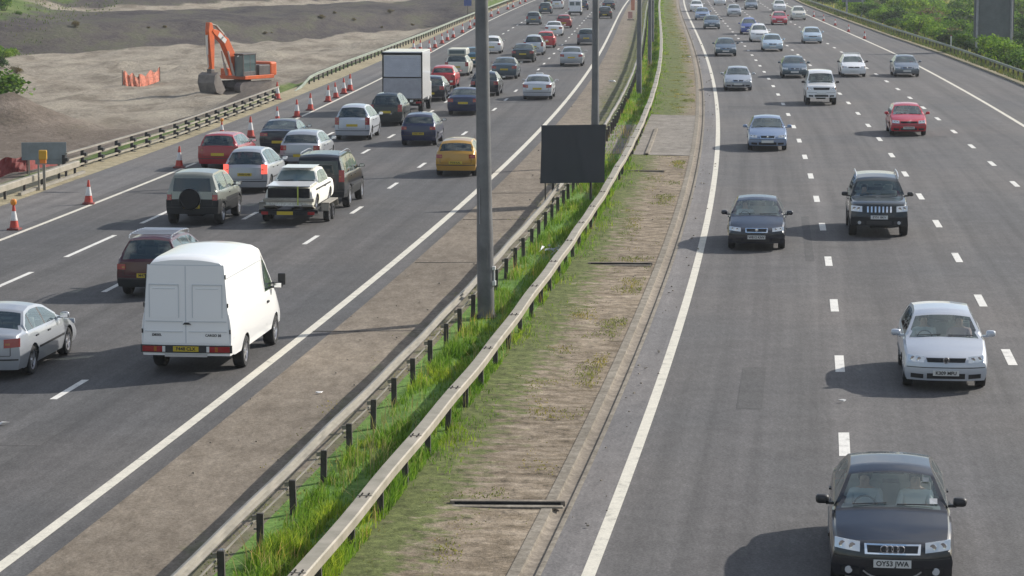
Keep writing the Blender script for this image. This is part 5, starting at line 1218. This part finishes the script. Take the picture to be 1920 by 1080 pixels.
def beam(mb, pts, w, mi=0):
    n_ = len(pts); vs = [(a_, s_*w/2, z_) for s_ in (-1,1) for a_, z_ in pts]
    mb.add(vs, [tuple(range(n_)), tuple(reversed(range(n_,2*n_)))] + [(k, n_+k, n_+(k+1)%n_, (k+1)%n_) for k in range(n_)], mi); return mb
bo = part('boom', beam(MB(), [(.55,1.35),(.95,1.35),(1.6,2.6),(2.25,3.65),(3.3,4.35),(3.5,4.55),(3.35,4.72),(2.9,4.62),(1.75,3.98),(1.15,3.1),(.6,1.9)], .46), [M['exo']], E, bevel=.03)
part('boom_ram', MB().tube([(1.35,-.32,1.35),(1.65,-.32,2.2)], .10, 10).tube([(1.65,-.32,2.2),(1.95,-.32,3.1)], .06, 10).tube([(1.35,.32,1.35),(1.65,.32,2.2)], .10, 10).tube([(1.65,.32,2.2),(1.95,.32,3.1)], .06, 10), [M['rim']], bo, smooth=40)
part('arm_ram', MB().tube([(1.9,0,4.15),(2.9,0,4.95)], .10, 10).tube([(2.9,0,4.95),(3.65,0,5.12)], .06, 10), [M['rail_l']], bo, smooth=40)
part('decal', MB().box((2.45,.236,4.06), (.95,.012,.34), ry=R(-36)), [M['plate_w']], bo)
o = link('lettering', text_mesh('HITACHI', .19, M['ink'], .004), (), bo); o.location = (2.45, .249, 4.06); o.rotation_euler = (math.pi/2, R(-34), math.pi)
st = part('stick', beam(MB(), [(3.25,4.35),(3.45,5.15),(3.75,5.2),(3.85,4.6),(3.75,3.6),(3.55,1.75),(3.32,1.75),(3.25,3.4)], .36), [M['exo']], E, bevel=.03)
part('bucket_ram', MB().tube([(3.88,0,4.3),(3.85,0,2.9)], .085, 10).tube([(3.85,0,2.9),(3.75,0,2.0)], .05, 10), [M['rim']], st, smooth=40)
bk = MB(); pr = [(3.55,1.65),(3.95,1.45),(4.05,.9),(3.8,.25),(3.3,.05),(2.85,.35),(2.80,.45),(3.3,.2),(3.7,.4),(3.9,.95),(3.8,1.3),(3.5,1.5)]
beam(bk, pr, 1.55)
for s_ in (-1,1): beam_v = [(3.5,1.5),(3.9,1.35),(3.95,.9),(3.72,.35),(3.3,.12),(2.85,.40)]; bk.add([(a_, s_*.76+w_, z_) for w_ in (-.02,.02) for a_, z_ in beam_v], [(0,1,2,3,4,5),(11,10,9,8,7,6)] + [(k, 6+k, 6+(k+1)%6, (k+1)%6) for k in range(6)])
part('bucket', bk, [metal_dirty('muddy_bucket', (.21,.185,.165), (.12,.105,.095), .75, .1, 2)], E); part('linkage', MB().box((3.5,0,1.68), (.4,.4,.4)), [M['exd']], E, bevel=.05)
# ------------------------------------------------------------------ growth
def leafmat(name, cs, rough=.8):
    m = mat(name, cs[1], rough, spec=.2); g = NT(m)
    isl = g.n('ShaderNodeNewGeometry').outputs['Random Per Island']; n = g.noise(g.coord(False, (.6,.35,1)), 1.0, 4)
    col = g.ramp(isl, [(.0, cs[0]), (.5, cs[1]), (.95, cs[2])])
    col = g.mix(1.0, col, g.ramp(n, [(.3, (.62,.72,.55)), (.48, (1,1,1)), (.62, (1.5,1.15,.9)), (.75, (1.5,1.3,1.1))]), 'MULTIPLY')
    g.out(col); t = m.node_tree; tr = g.n('ShaderNodeBsdfTranslucent', {'Color': g.mix(1.0, col, (1.15,1.2,.7), 'MULTIPLY')})
    mx_ = t.nodes.new('ShaderNodeMixShader'); mx_.inputs[0].default_value = .42; o = t.nodes['Material Output']
    t.links.new(g.b.outputs[0], mx_.inputs[1]); t.links.new(tr.outputs[0], mx_.inputs[2]); t.links.new(mx_.outputs[0], o.inputs[0])
    return m
def blades(name, pts, hs, ws, m, lean=.35, label=None, cat='grass', three=False):
    N = len(pts); pts = np.array(pts); hs = np.array(hs); ws = np.array(ws)
    a = rng.uniform(0, 2*np.pi, N); b = rng.uniform(0, 2*np.pi, N); l = np.abs(rng.normal(0, lean, N))*hs
    dx, dy = np.cos(a)*ws/2, np.sin(a)*ws/2; V = np.zeros((N, 5, 3))
    mid = pts + np.stack([np.cos(b)*l*.3, np.sin(b)*l*.3, hs*.6], 1); tip = pts + np.stack([np.cos(b)*l, np.sin(b)*l, hs], 1)
    V[:,0] = pts - np.stack([dx,dy,np.zeros(N)],1); V[:,1] = pts + np.stack([dx,dy,np.zeros(N)],1)
    V[:,2] = mid + np.stack([dx*.8,dy*.8,np.zeros(N)],1); V[:,3] = mid - np.stack([dx*.8,dy*.8,np.zeros(N)],1); V[:,4] = tip
    me = bpy.data.meshes.new(name); me.vertices.add(N*5); me.vertices.foreach_set('co', V.ravel())
    base = np.arange(N)*5; loops = np.stack([base, base+1, base+2, base+3, base+3, base+2, base+4], 1).ravel()
    me.loops.add(N*7); me.loops.foreach_set('vertex_index', loops); me.polygons.add(N*2)
    st = np.stack([np.arange(N)*7, np.arange(N)*7+4], 1).ravel(); me.polygons.foreach_set('loop_start', st)
    me.update(calc_edges=True); me.validate()
    o = link(name, me, [m]); tag(o, label, cat, kind='stuff'); return o
M['grass_t'] = leafmat('tall_grass', [(.07,.14,.02), (.15,.28,.035), (.27,.38,.08)])
M['straw'] = leafmat('straw', [(.20,.17,.08), (.33,.28,.15), (.42,.38,.22)])
M['grass_s'] = leafmat('short_grass', [(.12,.135,.05), (.19,.21,.08), (.30,.29,.15)])
M['grass_d'] = leafmat('dry_grass', [(.14,.14,.06), (.20,.24,.08), (.32,.31,.15)])
def dens(v): return mn.noise(Vector(v))
def scatter(n, d0, d1, o0, o1, test, h, w):
    P_, H_, W_ = [], [], []; k = 0
    while k < n:
        D = d0*(d1/d0)**random.random(); off = random.uniform(o0, o1); k += 1
        q = test(off, D)
        if q <= 0 or random.random() > q: continue
        s_ = max(1, D/75); P_.append((float(mx(D))+off, D, .05)); H_.append(h*random.uniform(.4,1.2)*(.45+.6*q)*(1+.8*dens((off*2.4, D*.8, 31)))); W_.append(w*s_*random.uniform(.7,1.4))
    return P_, H_, W_
def t1(o, D):
    if dens((o*3.2, D*1.1, 21)) < -.12: return .12
    if 59.3 < D < 62 and o < -4.2: return .12
    gap = 1 - sst(104,108,D)*(1-sst(126,131,D))*.93
    return (.55 + 1.5*dens((o*1.2, D*.35, 1)))*gap + .25*sst(-4.2,-3.8,o)*gap
P_ = scatter(190000, 33, 400, -4.98, -3.5, t1, .26, .017); blades('tall_grass', *P_, M['grass_t'], .42, 'lush green tall grass between the two central barriers')
P_ = scatter(6500, 33, 300, -4.98, -3.5, lambda o, D: .5+dens((o, D*.5, 14)), .50, .010); blades('dry_stalk', *P_, M['straw'], .4, 'dry straw-coloured stalks among the tall central grass')
def t2(o, D):
    if 108.5 < D < 135: return 0
    return (.35 + 1.9*dens((o*1.0, D*.5, 4)) - .45*(o+3.5)/2.3)
P_ = scatter(80000, 33, 400, -3.5, -1.25, t2, .05, .022); blades('short_grass', *P_, M['grass_s'], .9, 'patchy short grass on the soil verge beside the right barrier')
def t3(o, D): return .5*sst(-5.9,-5.25,o) + 1.1*dens((o*1.5, D*.4, 8)) - .1
P_ = scatter(26000, 36, 400, -6.5, -5.1, t3, .05, .02); blades('edge_grass', *P_, M['grass_s'], .8, 'thin mossy grass along the foot of the left central barrier')
def t4(o, D): return (1.2*dens((o*.8, D*.3, 11)) + .35)*(1-sst(-3.5,-2.7,o))*(0 if 108.5 < D < 135 else 1)
P_ = scatter(24000, 33, 400, -3.55, -2.8, t4, .22, .016); blades('barrier_grass', *P_, M['grass_t'], .5, 'taller grass tufts leaning out under the broad box beam barrier')
P_, H_, W_ = [], [], []
for _ in range(26000):
    D = random.uniform(120, 420); o_ = random.uniform(20.9, 62); x = float(mx(D))+o_ + rb()(D)-20.2; 
    P_.append((x, D, gz(x, D)-.02)); H_.append(random.uniform(.15,.55)); W_.append(.08*max(1, D/150))
blades('rough_grass', P_, H_, W_, M['grass_d'], .5, 'rough meadow grass between the bushes on the right')
G1_ = leafmat('dull_grass', [(.05,.08,.03), (.085,.125,.05), (.17,.18,.09)])  # darker, less yellow green for the right barrier's grass
P_, H_, W_ = [], [], []
for _ in range(16000):
    D = 110*(400/110)**random.random(); x = float(mx(D)) + rb()(D) + random.uniform(-.3,.9); P_.append((x, D, .03)); H_.append(random.uniform(.12,.42)*(.7+.5*dens((x*.3,D*.2,6)))); W_.append(.03*D/110)
blades('barrier_grass', P_, H_, W_, G1_, .4, 'grass growing up under the right hard shoulder barrier')
G0_ = leafmat('slope_grass', [(.05,.085,.03), (.09,.14,.05), (.15,.19,.08)])
P_, H_, W_ = [], [], []
for _ in range(16000):
    D = random.uniform(185, 420); x = random.uniform(-75, -47); 
    if x - float(mx(D)) < -30 and random.random() < .6+dens((x*.2, D*.1, 2)): P_.append((x, D, gz(x, D)-.03)); H_.append(random.uniform(.1,.3)); W_.append(.10)
blades('rough_grass', P_, H_, W_, G0_, .5, 'green grass slope at the top left corner')

def bush_mesh(seed, n=1500, stems=True):
    r = np.random.default_rng(seed); lobes = [(r.uniform(-.6,.6), r.uniform(-.6,.6), r.uniform(.3,1.0), r.uniform(.34,.62)) for _ in range(9)]
    V = []; Fc = []
    for i in range(n):
        lx, ly, lz, lr = lobes[r.integers(0, 9)]; d = r.normal(0,1,3); d /= np.linalg.norm(d); d[2] = abs(d[2])*.9 if r.random() < .75 else d[2]
        p = np.array([lx, ly, lz]) + d*lr*(r.uniform(.55,1.12)); p[2] = max(p[2], .02)
        s_ = r.uniform(.035,.085); nrm = d + r.normal(0,.7,3); nrm /= np.linalg.norm(nrm); a_ = np.cross(nrm, [0,0,1.0]) + 1e-3; a_ /= np.linalg.norm(a_); b_ = np.cross(nrm, a_)
        k = len(V); V += [tuple(p - a_*s_), tuple(p + b_*s_*.8), tuple(p + a_*s_), tuple(p - b_*s_*.8)]; Fc.append((k,k+1,k+2,k+3))
    me = bpy.data.meshes.new('foliage'); me.from_pydata(V, [], Fc)
    mb = MB()
    for _ in range(7):
        a_ = r.uniform(0, 6.28); q = r.uniform(.2,.7); mb.tube([(0,0,-.1),(math.cos(a_)*q*.5, math.sin(a_)*q*.5, .5),(math.cos(a_)*q, math.sin(a_)*q, r.uniform(.8,1.25))], [.035,.02,.008], 5)
    return me, mb.mesh('stems')
BM = [bush_mesh(s_) for s_ in range(6)]
M['bark'] = mat('bark', (.09,.07,.05), .9)
for me, st_ in BM: me.materials.append(None); st_.materials.append(M['bark'])
G = [leafmat('bush_green', [(.03,.075,.018), (.075,.155,.03), (.16,.27,.055)]), leafmat('bush_bright', [(.07,.14,.02), (.15,.27,.035), (.26,.38,.07)]), leafmat('bush_dark', [(.014,.035,.016), (.032,.07,.028), (.075,.13,.05)]), leafmat('bush_brown', [(.09,.075,.05), (.14,.12,.08), (.20,.18,.12)])]
GL = ['mid green', 'bright yellow-green', 'dark green', 'brownish']
def bush(x, D, s_, gi, lab, grp):
    i = random.randrange(6); t = thing('bush', lab, 'bush', (x, D, gz(x, D)-.15), random.uniform(0,6.28), grp)
    t.scale = (s_*random.uniform(.85,1.2), s_*random.uniform(.85,1.2), s_*random.uniform(.75,1.1))
    o = link('foliage', BM[i][0], (), t); o.material_slots[0].link = 'OBJECT'; o.material_slots[0].material = G[gi]; link('stems', BM[i][1], (), t)
random.seed(11)
D = 150.0; nb = 0
while D < 430:
    for row, (o0, o1) in enumerate(((22.6,24.2),(25,27.5),(28.5,32),(33,38),(40,50))):
        if row == 4 and random.random() < .5: continue
        if row == 2 and 205 < D < 225: continue
        o_ = random.uniform(o0, o1); dd = D + random.uniform(-1.5,1.5); x = float(mx(dd))+o_ + rb()(dd)-20.2
        if row < 2 and D > 300 and random.random() < .3: continue
        sign_near = 207 < dd < 218 and o_ < 27
        gi = random.choices((0,1,2,3), (4,4,3,.7))[0]
        if abs(dd-212) < 3 and row >= 1: gi = 3 if random.random() < .3 else gi
        s_ = random.uniform(1.0,1.7) if row < 2 else random.uniform(1.2,2.2)
        if sign_near: s_ *= .55
        bush(x, dd, s_, gi, '%s bush in the thicket beyond the right barrier' % GL[gi], 'bushes along the right barrier'); nb += 1
    D += 2.3*(D/150)**1.1
for px, py, s_, gi in ((-10,106,1.2,0),(-28,120,1.8,0),(6,98,1.0,1),(-12,82,1.4,1),(8,84,1.4,0),(16,78,1.0,1),(-4,122,1.0,0),(22,100,.8,1),(-30,90,2.2,2),(30,96,.6,3),(-8,130,.9,2),(10,110,.9,0),(38,90,.5,0),(0,66,1.5,2),(-25,60,2.2,0)):
    x, D = px2w(px, py, -1.0)
    for _ in range(3): x, D = px2w(px, py, gz(x, D))
    bush(x, D, s_, gi, '%s bush on the grassy bank at the top left corner' % GL[gi], 'bushes at the top left')
for i in range(12):
    x = random.uniform(-46, -12); D = bank_D(x) + random.uniform(1, 14)
    if x - float(mx(D)) > -29: continue
    bush(x, D, random.uniform(.2,.5), 3, 'low brown scrub clump on the dark earth bank behind the site', 'scrub on the earth bank')

# stones and litter
random.seed(5)
sm_ = MB()
for _ in range(260):
    D = 38*(320/38)**random.random(); o_ = random.choice((random.uniform(-8.0,-5.6), random.uniform(-3.2,-1.2), random.uniform(-.7,0))); s_ = random.uniform(.015,.045)*(D/60)**.5
    sm_.box((float(mx(D))+o_, D, .04+s_*.2), (s_*1.4, s_, s_*.7), 0, random.uniform(0,3), taper=.7)
tag(link('gravel', sm_.mesh('gravel', bevel=0), [M['concrete']]), 'scattered pale gravel and grit on the road verges', 'gravel', kind='stuff')
LT = [(415,1032,.10,'cone_w','small white crumpled scrap on the left grit strip near the bottom'),(598,737,.12,'cone_w','pale scrap on the grit strip below the lamp column'),(1042,574,.16,'cone_w','flat white scrap on the verge right of the box beam barrier'),(1146,154,.4,'cone_w','white scrap on the grey strip left of the third lamp column'),(700,1032,.12,'ylw','yellow litter at the foot of the box beam barrier'),(1290,107,.3,'cone_w','pale scrap on the verge in the distance'),(8,795,.14,'cone_w','white scrap on the road below the cut-off silver saloon'),(1580,752,.12,'cone_w','tiny white scrap on the road left of the silver hatchback')]
def scrap(px, py, s_, m_, lab, z=.03):
    x, y = px2w(px, py, z); vs = [(random.uniform(-.5,.5)*s_*1.6, random.uniform(-.5,.5)*s_, random.uniform(0,.35)*s_) for _ in range(9)]
    me = bpy.data.meshes.new('litter'); bm = bmesh.new(); [bm.verts.new(v) for v in vs]; bmesh.ops.convex_hull(bm, input=bm.verts); bm.to_mesh(me); bm.free()
    tag(link('litter', me, [M[m_]], loc=(x, y, z)), lab, 'litter', 'litter on the verges')
for l_ in LT: scrap(*l_)
x, y = px2w(1045, 470, .2); mb = MB()
for _ in range(16):
    c0 = Vector((random.gauss(0,.22), random.gauss(0,.35), random.uniform(.05,.25))); q = [c0 + Vector((random.gauss(0,.09), random.gauss(0,.12), random.gauss(0,.05))) for _ in range(4)]; mb.add(q, [(0,1,2),(0,2,3)])
tag(link('plastic_sheet', mb.mesh('plastic_sheet'), [mat('grey_plastic_sheet', (.36,.38,.42), .5)], loc=(x-.1, y, .08)), 'torn grey plastic sheet caught in the grass behind the box beam barrier', 'litter')

# ------------------------------------------------------------------ air
m = bpy.data.materials.new('haze'); m.use_nodes = True; t = m.node_tree; t.nodes.clear(); o_ = t.nodes.new('ShaderNodeOutputMaterial'); pv = t.nodes.new('ShaderNodeVolumePrincipled')
pv.inputs['Color'].default_value = (.86,.90,.95,1); pv.inputs['Density'].default_value = .0002; pv.inputs['Anisotropy'].default_value = .3; t.links.new(pv.outputs[0], o_.inputs['Volume'])
HAZE = True
if HAZE: tag(link('haze', MB().box((0,200,17), (900,1000,44)).mesh('haze'), [m]), 'thin pale summer haze over the motorway', 'haze', kind='stuff')
